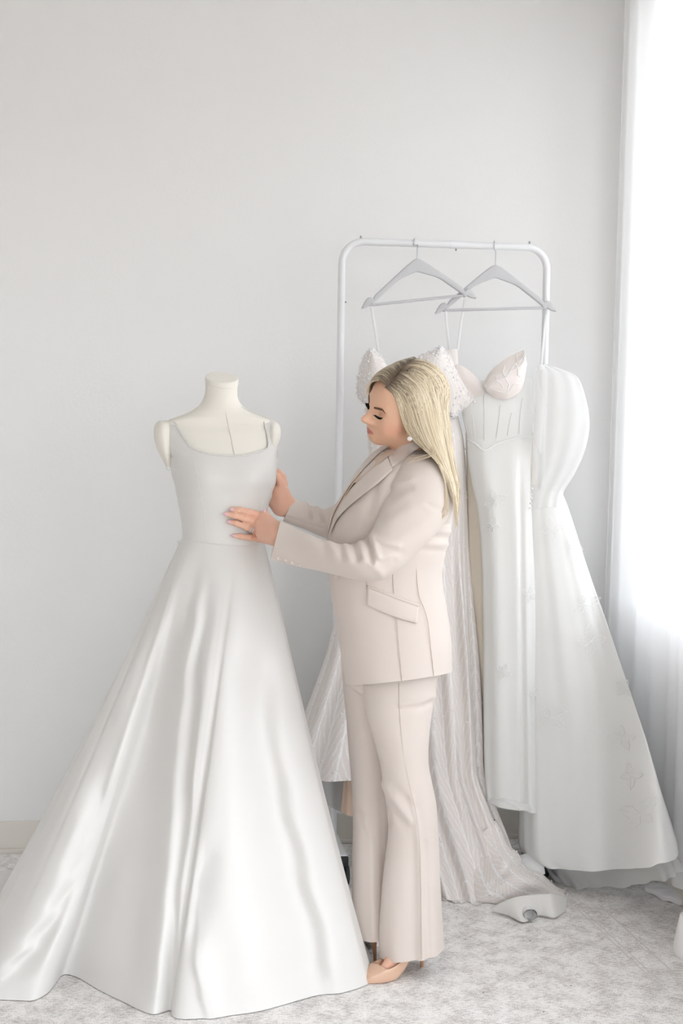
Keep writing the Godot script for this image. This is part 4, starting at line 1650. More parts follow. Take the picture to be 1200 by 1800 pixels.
# her left hand, flat on the gown below the bust
const FINGERS := [
	[[455, 906], [438, 900.5], [421, 896.5], [407, 895]], [[449, 918.5], [431, 911.5], [413, 906], [397, 903.5]],
	[[449, 932], [433, 926], [415, 920], [402, 917]], [[456, 946], [438, 945], [423, 943], [410, 941.5]]]

func finger_points(n: int) -> Array:
	var o := []
	for k in 4:
		var q: Array = FINGERS[n][k]
		var z: float = form_front(q[0], minf(q[1], 956)) - [0.019, 0.0140, 0.0105, 0.0085][k]
		o.append(pt(q[0], q[1], z))
	return o

func near_hand(m: Mesher) -> void:
	var h := []
	var wrist := pt(492, 941, 3.972)
	var wr_in := pt(510, 948, 3.962)
	h.append(limb(wr_in, wrist, 0.027, 0.0255, 0.02))
	var rad := [[0.0112, 0.0098, 0.0086, 0.0066], [0.0114, 0.0100, 0.0088, 0.0068], [0.0110, 0.0096, 0.0084, 0.0064], [0.0102, 0.0088, 0.0076, 0.0058]]
	for n in 4:
		var f := finger_points(n)
		# metacarpal from the wrist to the knuckle
		h.append(limb(wrist.lerp(f[0], 0.1) + UP * (0.016 - 0.011 * n), f[0], 0.0142, 0.0120, 0.012))
		for i in 3: h.append(limb(f[i], f[i + 1], rad[n][i], rad[n][i + 1], 0.0035))
		for i in [1, 2]: h.append(ball(f[i] - ahead * 0.001, Vector3.ONE * (rad[n][i] * 1.04), 0.003))
		h.append(ball(f[0] - ahead * 0.002, Vector3.ONE * 0.0105, 0.006))
	h.append(limb(pt(482, 930, 3.985), pt(458, 924, 4.022), 0.0165, 0.0135, 0.02))
	h.append(limb(pt(482, 945, 3.985), pt(460, 940, 4.022), 0.0150, 0.0125, 0.02))
	# thumb, behind the index finger and pointing up
	finger(h, [pt(485, 926, 4.0), pt(474, 914, 4.02), pt(467.5, 905, 4.035), pt(465.5, 898.5, 4.045)], [0.016, 0.0115, 0.0088, 0.0065], 0.008)
	net_fit(m, h, 0.0024, 0.006, hand_tint)

func far_hand(m: Mesher) -> void:
	# her right hand, holding the side of the bodice from behind; the heel of the palm and thumb face us
	var h := []
	h.append(limb(pt(520, 900, 4.205), pt(502, 889, 4.195), 0.025, 0.027, 0.02))
	h.append(limb(pt(502, 888, 4.195), pt(488, 862, 4.185), 0.028, 0.024, 0.02))
	h.append(ball(pt(495, 872, 4.178), Vector3(0.024, 0.034, 0.024), 0.015))
	h.append(limb(pt(491, 893, 4.195), pt(476, 874, 4.19), 0.022, 0.02, 0.015))
	# thumb rolled against the side seam
	finger(h, [pt(497, 866, 4.172), pt(494, 849, 4.165), pt(487.5, 838, 4.16), pt(480, 832, 4.155)], [0.0165, 0.0115, 0.0100, 0.0075], 0.006)
	# index curled above it, then the other fingers behind the bodice
	finger(h, [pt(499, 852, 4.19), pt(496, 838, 4.185), pt(488, 829, 4.18), pt(479, 826, 4.175)], [0.0125, 0.0105, 0.0092, 0.0075], 0.004)
	finger(h, [pt(490, 860, 4.205), pt(478, 846, 4.225), pt(464, 840, 4.245), pt(452, 838, 4.262)], [0.0120, 0.0098, 0.0085, 0.007], 0.004)
	finger(h, [pt(484, 872, 4.21), pt(470, 862, 4.235), pt(456, 857, 4.255), pt(444, 855, 4.268)], [0.0118, 0.0096, 0.0083, 0.007], 0.004)
	finger(h, [pt(480, 884, 4.21), pt(467, 877, 4.23), pt(455, 873, 4.25), pt(446, 871, 4.262)], [0.0110, 0.0088, 0.0076, 0.006], 0.004)
	net_fit(m, h, 0.0026, 0.006, hand_tint)

func feet(m: Mesher) -> void:
	for s in shoe_spots():
		var toe: Vector3 = s[0]
		var heel: Vector3 = s[1]
		var shin: Vector3 = s[2]
		var dir := Vector3(toe.x - heel.x, 0, toe.z - heel.z)
		var g := func(t: float, y: float) -> Vector3: return Vector3(heel.x, RUG_Y + y, heel.z) + dir * t
		var h := [limb(g.call(0.10, 0.13), g.call(0.05, 0.105), 0.024, 0.023, 0.02), limb(g.call(0.10, 0.12), g.call(0.45, 0.050), 0.027, 0.023, 0.02), limb(g.call(0.45, 0.050), g.call(0.70, 0.018), 0.023, 0.014, 0.02), limb(g.call(0.10, 0.15), shin, 0.026, 0.028, 0.02)]
		if s[0] == shoe_spots()[1][0]:                   # the far foot stays slim inside its trouser leg
			h = [limb(g.call(0.03, 0.12), shin, 0.021, 0.026, 0.02), limb(g.call(0.03, 0.10), g.call(0.45, 0.050), 0.020, 0.021, 0.02), limb(g.call(0.45, 0.050), g.call(0.70, 0.018), 0.021, 0.014, 0.02)]
		net_fit(m, h, 0.006, 0.01, hand_tint)

func shoe_spots() -> Array:
	# toe tip and heel tip on the rug of each shoe
	var heel := ground(741, 1699.5)
	var ball_p := ground(683, 1716)
	var d := (ball_p - heel)
	d.y = 0
	var toe := heel + d.normalized() * 0.208
	var heel2 := ground(659, 1689)
	var toe2 := heel2 + cam_vec(-0.95, 0, -0.25).normalized() * 0.235
	return [[toe, heel, pt(724, 1610, 3.95)], [toe2, heel2, pt(664, 1585, 4.02)]]

func build_shoes(w: Node3D) -> void:
	var leather: Material = paint("nude patent leather", rgb(222, 184, 158), 0.22, 0.6)
	for s in shoe_spots():
		var toe: Vector3 = s[0]
		var heel: Vector3 = s[1]
		var dir: Vector3 = (toe - heel) * Vector3(1, 0, 1)
		var fwd := dir.normalized()
		var side := fwd.cross(UP)
		var m := Mesher.new()
		# t from toe to heel: [t, half width, sole height, rim height, middle height]
		var sec := [[0.0, 0.004, 0.004, 0.010, 0.012], [0.05, 0.017, 0.001, 0.020, 0.024], [0.14, 0.029, 0.0, 0.029, 0.036], [0.22, 0.036, 0.0, 0.036, 0.044], [0.29, 0.039, 0.0, 0.037, 0.036], [0.34, 0.040, 0.0, 0.038, 0.022], [0.43, 0.039, 0.002, 0.042, 0.022],
			[0.55, 0.035, 0.016, 0.052, 0.034], [0.70, 0.030, 0.045, 0.075, 0.058], [0.85, 0.029, 0.074, 0.112, 0.085], [0.96, 0.026, 0.090, 0.140, 0.098], [1.02, 0.012, 0.095, 0.142, 0.12]]
		var p := PackedVector3Array()
		var n := 70
		for i in n:
			var q := row_at(sec, float(i) / (n - 1))
			var c: Vector3 = heel + dir * (1.0 - q[0])
			c.y = RUG_Y
			# cross section, clockwise seen from the toe
			for e in [[-0.80, 0.0], [-0.98, 0.12], [-1.0, 0.45], [-0.93, 0.85], [-0.86, 1.0], [-0.78, 0.98], [-0.62, -1.0], [0.0, -2.0], [0.62, -1.0], [0.78, 0.98], [0.86, 1.0], [0.93, 0.85], [1.0, 0.45], [0.98, 0.12], [0.80, 0.0], [0.0, 0.0]]:
				var y: float
				if e[1] == -2.0: y = q[4]
				elif e[1] == -1.0: y = lerpf(q[4], q[3], 0.35)
				else: y = lerpf(q[2], q[3], e[1])
				p.append(c + side * (q[1] * e[0]) + UP * y)
		m.grid(p, n, 16, true)
		var sh := part(w, "shoe", m, leather)
		m = Mesher.new()
		m.tube([heel + UP * 0.0, heel + UP * 0.012, heel + fwd * 0.004 + UP * 0.05, heel + fwd * 0.010 + UP * 0.092], [0.0046, 0.0045, 0.0075, 0.019], 14)
		part(sh, "stiletto_heel", m, paint("heel tan", rgb(176, 128, 92), 0.35, 0.5))
	# nails and the ring of the left hand
	var nail: Material = paint("pink nail varnish", rgb(232, 192, 204), 0.14, 0.6)
	for n in 4:
		var f := finger_points(n)
		var tip: Vector3 = f[3]
		var ax: Vector3 = (f[3] - f[2]).normalized()
		var up_n := (-ahead - ax * (-ahead).dot(ax)).normalized()
		var sd := ax.cross(up_n)
		var r: float = [0.0068, 0.0070, 0.0066, 0.0059][n]
		var m := Mesher.new()
		var p := PackedVector3Array()
		for i in 12:
			var t := i / 11.0
			var wd := r * 0.86 * (sin(PI * clampf(0.30 + t * 0.70, 0, 1)) if t > 0.3 else lerpf(0.85, 1.0, t / 0.3)) * (0.2 + 0.8 * (1.0 - pow(t, 2.2)))
			for k in 9:
				var a := lerpf(-1.0, 1.0, k / 8.0)
				p.append(tip + ax * (-0.0062 + 0.0165 * t) + sd * (a * wd) + up_n * (r * 1.02 * (1.0 - 0.42 * a * a) + 0.0004 - 0.0022 * t * t))
		m.grid(p, 12, 9)
		var nm := part(w, "fingernail", m, nail)
	var mt := Mesher.new()
	var tn := [pt(464.2, 902.5, 4.030), pt(465.0, 899.5, 4.033), pt(465.2, 895.5, 4.036), pt(465.0, 893.0, 4.038)]
	mt.tube(tn, [0.003, 0.0044, 0.0038, 0.0006], 10)
	part(w, "fingernail", mt, nail)
	var rf := finger_points(2)
	var c: Vector3 = rf[0].lerp(rf[1], 0.50)
	var ax2: Vector3 = (rf[1] - rf[0]).normalized()
	var e1 := ax2.cross(UP).normalized()
	var e2 := ax2.cross(e1)
	for off in [-0.0024, 0.0024]:
		var m := Mesher.new()
		var ring := []
		for k in 33: ring.append(c + ax2 * off + (e1 * cos(TAU * k / 32) + e2 * sin(TAU * k / 32)) * 0.0117)
		m.tube(ring, 0.0021, 8, false)
		part(w, "ring_band", m, silver())


# ---------------------------------------------------------------- hair
const LOCKS := [
	[[676, 680, 3.866], [692, 693, 3.860], [701, 715, 3.866], [708, 742, 3.880], [722, 768, 3.884], [745, 790, 3.880], [768, 812, 3.862], [786, 848, 3.842]],
	[[688, 672, 3.868], [711, 689, 3.850], [723, 714, 3.850], [733, 745, 3.862], [746, 775, 3.870], [766, 804, 3.872], [786, 840, 3.852], [797, 885, 3.832]],
	[[700, 664, 3.878], [729, 682, 3.855], [742, 711, 3.850], [751, 745, 3.860], [763, 780, 3.872], [779, 815, 3.876], [794, 855, 3.868], [802, 905, 3.84]],
	[[714, 655, 3.90], [746, 672, 3.872], [760, 704, 3.866], [768, 740, 3.872], [777, 780, 3.886], [788, 820, 3.896], [800, 865, 3.89], [804, 925, 3.868]],
	[[726, 646, 3.92], [761, 664, 3.908], [775, 699, 3.908], [782, 740, 3.912], [788, 780, 3.92], [795, 820, 3.93], [804, 865, 3.936], [800, 932, 3.92]],
	[[732, 639, 3.94], [766, 652, 3.955], [783, 690, 3.968], [789, 735, 3.97], [793, 775, 3.97], [799, 815, 3.972], [807, 860, 3.975], [802, 922, 3.96]],
	[[730, 634, 3.97], [755, 644, 4.02], [772, 690, 4.05], [778, 740, 4.06], [784, 780, 4.06], [790, 820, 4.05], [798, 860, 4.03], [797, 912, 4.0]]]
const CROWN := [
	[[703, 661, 3.885], [722, 657, 3.875], [742, 664, 3.868], [758, 690, 3.868], [768, 730, 3.875]],
	[[712, 655, 3.90], [732, 648, 3.895], [752, 655, 3.895], [770, 688, 3.91], [780, 732, 3.92]],
	[[720, 649, 3.915], [738, 639, 3.92], [758, 647, 3.935], [778, 688, 3.955], [786, 734, 3.96]],
	[[726, 643, 3.935], [742, 634, 3.95], [762, 645, 3.98], [780, 690, 4.0], [787, 736, 4.0]],
	[[729, 638, 3.955], [742, 632, 3.985], [760, 646, 4.03], [776, 692, 4.05], [784, 738, 4.05]],
	[[730, 633, 3.975], [736, 632, 4.02], [748, 650, 4.07], [764, 694, 4.09], [774, 740, 4.09]],
	[[728, 630, 3.99], [724, 632, 4.04], [728, 654, 4.09], [740, 696, 4.11], [750, 742, 4.11]]]
const FAR_LOCKS := [
	[[679, 678, 3.864], [668, 669, 3.866], [658, 668, 3.886], [650, 676, 3.925], [649, 696, 3.965], [656, 725, 4.0]],
	[[689, 671, 3.868], [676, 657, 3.878], [663, 657, 3.905], [654, 668, 3.95], [655, 692, 3.99], [662, 724, 4.03]],
	[[702, 662, 3.882], [690, 645, 3.90], [677, 646, 3.94], [667, 657, 3.985], [664, 690, 4.02], [670, 724, 4.06]],
	[[716, 653, 3.905], [709, 635, 3.925], [698, 636, 3.965], [688, 650, 4.01], [684, 690, 4.05], [690, 724, 4.09]],
	[[730, 642, 3.935], [730, 629, 3.955], [722, 629, 3.995], [715, 645, 4.04], [712, 690, 4.08], [716, 724, 4.10]]]

func lock_point(guides: Array, w: float, t: float) -> Vector3:
	var s := clampf(w, 0, 1) * (guides.size() - 1)
	var i := mini(int(s), guides.size() - 2)
	var n := guides.size()
	var a := row_at(guides[maxi(i - 1, 0)], t)
	var b := row_at(guides[i], t)
	var c := row_at(guides[i + 1], t)
	var d := row_at(guides[mini(i + 2, n - 1)], t)
	var f := s - i
	var o := []
	for k in 3: o.append(cubic_interpolate(b[k], c[k], a[k], d[k], f))
	return pt(o[0], o[1], o[2])

func off_skull(p: Vector3, by: float) -> Vector3:       # keeps hair outside the crown
	var q: Vector3 = head_t.affine_inverse() * p
	var c := Vector3(-0.014, 0.046, 0)
	var e := (q - c) / (Vector3(0.104, 0.099, 0.083) + Vector3.ONE * by)
	var l := e.length()
	if l >= 1.0 or q.y < 0.0: return p
	return head_t * (c + (q - c) * lerpf(1.0, 1.0 / l, smoothstep(0.0, 0.03, q.y)))

func build_hair(w: Node3D) -> void:
	var m := Mesher.new()
	m.coloured = true
	var root := tone(112, 96, 80)
	var ash := tone(168, 149, 122)
	var gold := tone(219, 200, 167)
	var pale := tone(237, 223, 197)
	# cap under the strands
	var cap := [ball(Vector3(-0.014, 0.046, 0), Vector3(0.102, 0.097, 0.081), 0.02), ball(Vector3(-0.03, 0.0, 0), Vector3(0.072, 0.085, 0.074), 0.03), ball(Vector3(0.10, -0.02, 0), Vector3(0.088, 0.098, 0.12), 0.015, -1), ball(Vector3(0.02, -0.07, -0.06), Vector3(0.06, 0.06, 0.05), 0.015, -1)]
	net(m, cap, Vector3(-0.13, -0.10, -0.10), Vector3(0.10, 0.16, 0.10), 0.005, head_t, func(q): return root.lerp(ash, smoothstep(0.14, 0.06, q.y)))
	# sheets that give the hair its body
	for g in [LOCKS, FAR_LOCKS, CROWN]:
		var p := PackedVector3Array()
		var tints := PackedColorArray()
		var nt := 40
		var nw := 60
		for i in nt:
			for k in nw:
				var t := float(i) / (nt - 1) * (0.86 if g == LOCKS else 1.0)
				var q := lock_point(g, float(k) / (nw - 1), t)
				p.append(off_skull(q + ahead * 0.0025, 0.0060))
				tints.append(root.lerp(ash, smoothstep(0.02, 0.20, t)).lerp(gold, smoothstep(0.12, 0.45, t) * 0.85))
		m.grid(p, nt, nw, false, tints)
	# strands
	var hr := RandomNumberGenerator.new()
	hr.seed = 77
	for n in 3000:
		var far := n >= 1900
		var g: Array = (CROWN if n >= 2400 else FAR_LOCKS) if far else LOCKS
		var wv := hr.randf()
		if not far and n % 6 == 0: wv = hr.randf() * 0.12
		var drift := hr.randf_range(-0.05, 0.05)
		var t0 := 0.0
		var t1 := hr.randf_range(0.80, 1.0) if not far else 1.0
		var lift := hr.randf_range(-0.0005, 0.0030)
		var wave := hr.randf_range(0, TAU)
		var kind := hr.randf()
		var tipc: Color = pale if kind < 0.48 else (gold if kind < 0.82 else ash)
		var reach := hr.randf_range(0.03, 0.13) * (0.6 if kind < 0.3 else 1.0)
		var pts := []
		var rad := []
		var cols := []
		var arc := 0.0
		var segs := 15
		var thick := hr.randf_range(0.0005, 0.0011)
		for i in segs:
			var f := float(i) / (segs - 1)
			var t := lerpf(t0, t1, f)
			var q := lock_point(g, clampf(wv + drift * f, 0, 1), t)
			var bow := sin(f * 5.0 + wave) * 0.0022 * f
			q += right_dir() * bow + (-ahead) * (lift + sin(f * PI) * 0.002) + UP * 0.0
			q = off_skull(q, 0.0070 + lift)
			pts.append(q)
			rad.append(thick * (1.0 - 0.93 * pow(f, 4.0)) * (0.08 if i == 0 and t0 > 0.0 else 0.75 + 0.25 * f))
			if i > 0: arc += (pts[i] as Vector3).distance_to(pts[i - 1])
			cols.append(root.lerp(tipc, smoothstep(0.0, reach, arc)))
		hair_tube(m, pts, rad, cols)
	# loose wisps at the brow and over the shoulder
	for n in 44:
		var pts := []
		var cols := []
		var rad := []
		var a: Array
		if n < 14: a = [[664, 667, 3.862], [652 - n % 3, 671, 3.872], [645 - n % 4, 680 + n % 5, 3.88], [644 + n % 3, 690 + n % 9, 3.89]]
		elif n < 24: a = [[756 + n % 4, 782 + n % 5, 3.868], [763 - n % 6, 796 + (n * 7) % 5, 3.858], [748 - (n * 5) % 11, 799 + (n * 3) % 7, 3.852], [722 - (n * 7) % 17, 802 + (n * 5) % 13, 3.848]]
		else: a = [[770, 815, 3.855], [782, 850 + n % 5, 3.835], [786 - n % 7, 885 + n % 20, 3.83], [776 - n % 9, 905 + n % 12, 3.825]]
		for i in 12:
			var q := row_at(a, i / 11.0)
			pts.append(pt(q[0] + (n % 5) * 0.6, q[1] + (n % 3), q[2]))
			rad.append(0.00042 * (1.0 - 0.6 * i / 11.0))
			cols.append(gold.lerp(pale, (n % 4) / 4.0))
		hair_tube(m, pts, rad, cols)
	var hm: Material = paint("hair", Color.WHITE, 0.38, 0.5)
	hm.vertex_color_use_as_albedo = true
	part(w, "hair", m, hm)

func hair_tube(m: Mesher, pts: Array, rad: Array, cols: Array) -> void:
	var first := m.v.size()
	var sides := 4
	m.tube(pts, rad, sides, false, 1.6, right_dir())
	for i in pts.size():
		for k in sides + 1:
			m.col[first + i * (sides + 1) + k] = cols[i]


# ---------------------------------------------------------------- the two gowns on the rack
func rows_z(rows: Array, px: float, py: float, off := 0.0) -> float:
	var lo := 0.0
	var hi := 1.0
	for k in 14:
		var f := (lo + hi) / 2
		var r := row_at(rows, f)
		if lerpf(r[1], r[3], clampf((px - r[0]) / (r[2] - r[0]), 0, 1)) < py: lo = f
		else: hi = f
	var r := row_at(rows, lo)
	var pw: float = r[7] if r.size() > 7 else 2.0
	var u := clampf((px - (r[0] + r[2]) / 2) / ((r[2] - r[0]) / 2), -0.99, 0.99)
	return r[4] - r[5] * pow(1.0 - pow(absf(u), pw), 1.0 / pw) - off

func ribbon(owner_node: Node3D, pts: Array, half: float, m: Material) -> void:
	var mb := Mesher.new()
	var path := []
	for k in 24: path.append(curve3(pts, k / 23.0))
	mb.tube(path, half, 8, true, 0.16, ahead)
	part(owner_node, "ribbon", mb, m)

func bead_texture() -> ImageTexture:
	# feathered bead lines on a blush lining
	var w := 512
	var h := 512
	var im := Image.create(w, h, false, Image.FORMAT_RGB8)
	var base := rgb(231, 222, 216)
	var line := rgb(250, 250, 250)
	var n := FastNoiseLite.new()
	n.seed = 4; n.frequency = 0.02
	var g := FastNoiseLite.new()
	g.seed = 9; g.frequency = 0.3
	for y in h:
		for x in w:
			var u := float(x) / w * 5.0 + n.get_noise_2d(x, y) * 0.05
			var v := float(y) / h
			var s := absf(fposmod(u, 1.0) - 0.5)
			var stem := smoothstep(0.05, 0.015, s) + smoothstep(0.46, 0.49, s)
			var br := fposmod(v * 14.0 - s * 5.5 + (0.5 if int(u) % 2 == 0 else 0.0) + 0.25 * n.get_noise_2d(y * 1.5, x * 1.5), 1.0)
			var branch := smoothstep(0.16, 0.05, absf(br - 0.5)) * 0.65
			var grain := 0.75 + 1.0 * g.get_noise_2d(x, y)
			im.set_pixel(x, y, base.lerp(line, clampf((stem + branch) * grain + 0.12, 0, 1)))
	return ImageTexture.create_from_image(im)

const BEAD_BODY := [
	[646, 700, 792, 700, 4.76, 0.03, 0.0, 2.3], [642, 724, 803, 728, 4.76, 0.05, 0.0, 2.3], [645, 760, 812, 760, 4.76, 0.06, 0.0, 2.3], [648, 800, 817, 800, 4.76, 0.065, 0.0, 2.3], [650, 860, 820.5, 860, 4.76, 0.065, 0.0, 2.3], [652, 920, 822, 920, 4.76, 0.065, 0.0, 2.3],
	[652, 980, 823, 980, 4.76, 0.07, 0.0, 2.3], [655, 1040, 826, 1040, 4.76, 0.075, 0.0, 2.3], [660, 1100, 829.5, 1100, 4.755, 0.08, 0.0, 2.3], [665, 1160, 834, 1160, 4.75, 0.085, 0.0, 2.3], [672, 1230, 838, 1230, 4.74, 0.09, 0.0, 2.3], [680, 1300, 841, 1300, 4.73, 0.095, 0.0, 2.3],
	[690, 1360, 845, 1360, 4.72, 0.10, 0.0, 2.3], [700, 1420, 867, 1418, 4.70, 0.11, 0.0, 2.3], [715, 1480, 893, 1482, 4.68, 0.12, 0.0, 2.2], [735, 1535, 906, 1530, 4.65, 0.12, 0.0, 2.2], [752, 1572, 905, 1568, 4.61, 0.11, 0.0, 2.2], [766, 1590, 902, 1588, 4.59, 0.11, 0.0, 2.2]]
const BEAD_FLARE := [
	[640, 960, 720, 960, 4.76, 0.03, 0.0, 2.2], [612, 1040, 725, 1040, 4.755, 0.05, 0.0, 2.2], [588, 1100, 730, 1100, 4.75, 0.06, 0.0, 2.2], [572, 1160, 735, 1160, 4.74, 0.07, 0.0, 2.2], [549, 1225, 740, 1225, 4.73, 0.08, 0.0, 2.2], [522, 1300, 745, 1300, 4.72, 0.09, 0.0, 2.2], [500, 1360, 750, 1360, 4.71, 0.10, 0.0, 2.2]]

func floor_z(px: float, py: float) -> float:
	return depth_of(ground(px, py, RUG_Y + 0.008))

func build_beaded_gown() -> void:
	var bead: Material = paint("beaded tulle", Color.WHITE, 0.55, 0.5)
	bead.albedo_texture = bead_texture()
	bead.heightmap_enabled = true
	bead.heightmap_texture = bead.albedo_texture
	bead.heightmap_scale = 0.2
	bead.uv1_scale = Vector3(1, 1, 1)
	var nude: Material = paint("nude lining", rgb(226, 200, 180), 0.7, 0.3)
	var white: Material = paint("gown ribbon", rgb(240, 240, 240), 0.5, 0.4)
	var o := thing("beaded_gown", "beaded white mermaid gown hanging behind the woman, its train spilling on the rug", "gown", ground(760, 1590))
	var spots := []
	var waves := func(f, a, _x, y, n): return (0.012 * sin(a * 13.0 + sin(f * 5.0) * 0.8) + 0.008 * sin(a * 23.0 + f * 3.0)) * smoothstep(860.0, 1150.0, y) * (1.0 if n > -0.2 else 0.4)
	var m := Mesher.new()
	var ends := loft(m, BEAD_BODY, 130, 120, waves)
	scale_uv(m, 2.8, 2.6)
	settle(m)
	part(o, "body_panel", m, bead)
	spots.append(m)
	m = Mesher.new()
	loft(m, BEAD_FLARE, 60, 90, func(f, a, _x, _y, n): return 0.010 * sin(a * 11.0 + 0.6) * f * (1.0 if n > 0 else 0.3))
	scale_uv(m, 2.4, 1.0)
	part(o, "flared_panel", m, bead)
	spots.append(m)
	# train: the wide hem lying across the rug
	m = Mesher.new()
	var tr := [[868, 1440, 800, 1490, 4.66, 0.05, 0.0, 2.2], [884, 1468, 806, 1560, 4.63, 0.09, 0.0, 2.3], [897, 1492, 818, 1598, 4.59, 0.10, 0.0, 2.4], [912, 1512, 836, 1601, 4.575, 0.09, 0.0, 2.4], [930, 1530, 862, 1602, 4.565, 0.08, 0.0, 2.4],
		[955, 1546, 898, 1606, 4.56, 0.07, 0.0, 2.4], [978, 1560, 935, 1610, 4.56, 0.06, 0.0, 2.4], [994, 1572, 965, 1612, 4.57, 0.05, 0.0, 2.4], [999, 1580, 984, 1610, 4.575, 0.035, 0.0, 2.2]]
	loft(m, tr, 80, 70, func(f, a, _x, _y, n): return 0.006 * sin(f * 24.0 + a * 2.0) + 0.005 * sin(a * 7.0 + f * 6.0), null, false, true)
	scale_uv(m, 1.6, 1.6)
	settle(m)
	part(o, "train", m, bead)
	spots.append(m)
	# plain turned-over hem of the train with its rolled curl
	m = Mesher.new()
	slab(m, [[862, 1597, floor_z(862, 1600)], [880, 1588, floor_z(880, 1600) - 0.02], [905, 1578, floor_z(905, 1602) - 0.02], [935, 1574, floor_z(935, 1600) - 0.02], [970, 1572, floor_z(970, 1600) - 0.02], [996, 1577, floor_z(996, 1590)]], [[866, 1602, floor_z(866, 1602)], [892, 1609, floor_z(892, 1609)], [920, 1621, floor_z(920, 1621)], [946, 1609, floor_z(946, 1609)], [974, 1613, floor_z(974, 1613)], [995, 1600, floor_z(995, 1600)]], 50, 14, 0.006, 0.004)
	settle(m)
	part(o, "turned_hem", m, paint("hem facing", rgb(228, 226, 222), 0.6, 0.3))
	m = Mesher.new()
	var curl := PackedVector3Array()
	for i in 12:
		var f := i / 11.0
		var c := pt(lerpf(932, 915, f), lerpf(1608, 1590, f), floor_z(930, 1619) + 0.0 + 0.12 * f)
		for lay in [0]:
			for k in 28:
				var a := TAU * k / 28
				curl.append(c + right_dir() * cos(a) * 0.022 + UP * sin(a) * 0.0175)
	m.grid(curl, 12, 28, true)
	curl = PackedVector3Array()
	for i in 12:
		var f := i / 11.0
		var c := pt(lerpf(932, 915, f), lerpf(1608, 1590, f), floor_z(930, 1619) + 0.0 + 0.12 * f)
		for k in 28:
			var a := -TAU * k / 28
			curl.append(c + right_dir() * cos(a) * 0.0185 + UP * sin(a) * 0.0140)
	m.grid(curl, 12, 28, true)
	settle(m)
	part(o, "rolled_hem", m, white)
	m = Mesher.new()
	slab(m, [[899, 1508, 4.66], [920, 1502, 4.66], [940, 1498, 4.665], [952, 1496, 4.67]], [[915, 1535, 4.60], [930, 1540, 4.60], [945, 1540, 4.60], [958, 1536, 4.61]], 20, 12, 0.004, 0.01)
	part(o, "hem_flap", m, white)
	# folded off-shoulder wings of the bodice
	for wing in [
		[[[650, 614, 4.74], [640, 624, 4.735], [631, 650, 4.73], [627, 678, 4.73], [629, 697, 4.735], [642, 712, 4.74]], [[652, 615, 4.72], [664, 622, 4.70], [676, 636, 4.69], [684, 660, 4.69], [684, 690, 4.70], [676, 716, 4.73]], 0.035],
		[[[773, 609, 4.73], [752, 619, 4.71], [734, 628, 4.70], [728, 660, 4.69], [740, 700, 4.69], [790, 735, 4.71]], [[778, 611, 4.73], [792, 628, 4.72], [803, 652, 4.71], [832, 696, 4.70], [828, 709, 4.70], [803, 729, 4.71]], 0.03]]:
		m = Mesher.new()
		slab(m, wing[0], wing[1], 44, 26, 0.012, wing[2])
		scale_uv(m, 1.2, 1.0)
		part(o, "bodice_wing", m, bead)
		spots.append(m)
	m = Mesher.new()
	slab(m, [[783, 616, 4.745], [784, 640, 4.74], [788, 668, 4.735]], [[803, 613, 4.745], [805, 634, 4.74], [803, 660, 4.735]], 14, 10, 0.004, 0.006)
	part(o, "strap_end", m, bead)
	# nude lining that drops below the hem, and the tulle layer under the flare
	m = Mesher.new()
	loft(m, [[604, 1366, 628, 1366, 4.74, 0.02], [602, 1395, 626, 1398, 4.74, 0.022], [599, 1426, 626, 1434, 4.74, 0.024]], 20, 30, func(_f, a, _x, _y, _n): return 0.003 * sin(a * 6.0))
	part(o, "lining_fold", m, nude)
	m = Mesher.new()
	slab(m, [[545, 1362, 4.80], [590, 1366, 4.80], [640, 1366, 4.80]], [[560, 1410, 4.79], [592, 1424, 4.79], [640, 1446, 4.79]], 24, 12, 0.003, 0.0)
	var veil: StandardMaterial3D = paint("grey tulle", rgb(226, 226, 224, 0.55), 0.9, 0.2)
	veil.transparency = BaseMaterial3D.TRANSPARENCY_ALPHA
	part(o, "tulle_layer", m, veil)
	ribbon(o, [on_plane(653, 541, rack_z + 0.085), on_plane(659, 578, rack_z + 0.09), on_plane(665, 618, rack_z + 0.10)], 0.0045, white)
	ribbon(o, [on_plane(817, 526, rack_z + 0.03), on_plane(810, 570, rack_z + 0.05), on_plane(804, 616, rack_z + 0.08)], 0.0045, white)
	# sequins sewn along the bead lines
	var disc := Mesher.new()
	disc.ellipsoid(Vector3.ZERO, Vector3(0.0026, 0, 0), Vector3(0, 0.0026, 0), Vector3(0, 0, 0.0006), 6, 4)
	var mm := MultiMesh.new()
	mm.transform_format = MultiMesh.TRANSFORM_3D
	mm.mesh = disc.mesh()
	var hr := RandomNumberGenerator.new()
	hr.seed = 5
	var put := []
	for s in spots:
		for n in 1500:
			var i := hr.randi_range(0, s.v.size() - 1)
			var u: float = s.uv[i].x * 5.0
			var e := absf(fposmod(u, 1.0) - 0.5)
			if e > 0.10 and e < 0.44 and hr.randf() < 0.75: continue
			var p: Vector3 = s.v[i] + Vector3(hr.randf_range(-1, 1), hr.randf_range(-1, 1), 0) * 0.004
			put.append(p - ahead * 0.002)
	mm.instance_count = put.size()
	for i in put.size():
		var b := Basis.from_euler(Vector3(hr.randf_range(-0.9, 0.9), hr.randf_range(-0.9, 0.9), 0)) * hr.randf_range(0.6, 1.25)
		mm.set_instance_transform(i, Transform3D(b, put[i] - o.position))
	var mi := MultiMeshInstance3D.new()
	mi.name = "sequins"
	mi.multimesh = mm
	var sq := paint("sequin", rgb(250, 250, 252), 0.12, 0.8)
	sq.clearcoat_enabled = true
	sq.clearcoat = 1.0
	sq.clearcoat_roughness = 0.1
	mi.material_override = sq
	mi.set_meta("kind", "stuff")
	o.add_child(mi)

func scale_uv(m: Mesher, u: float, v: float) -> void:
	for i in m.uv.size(): m.uv[i] = m.uv[i] * Vector2(u, v)


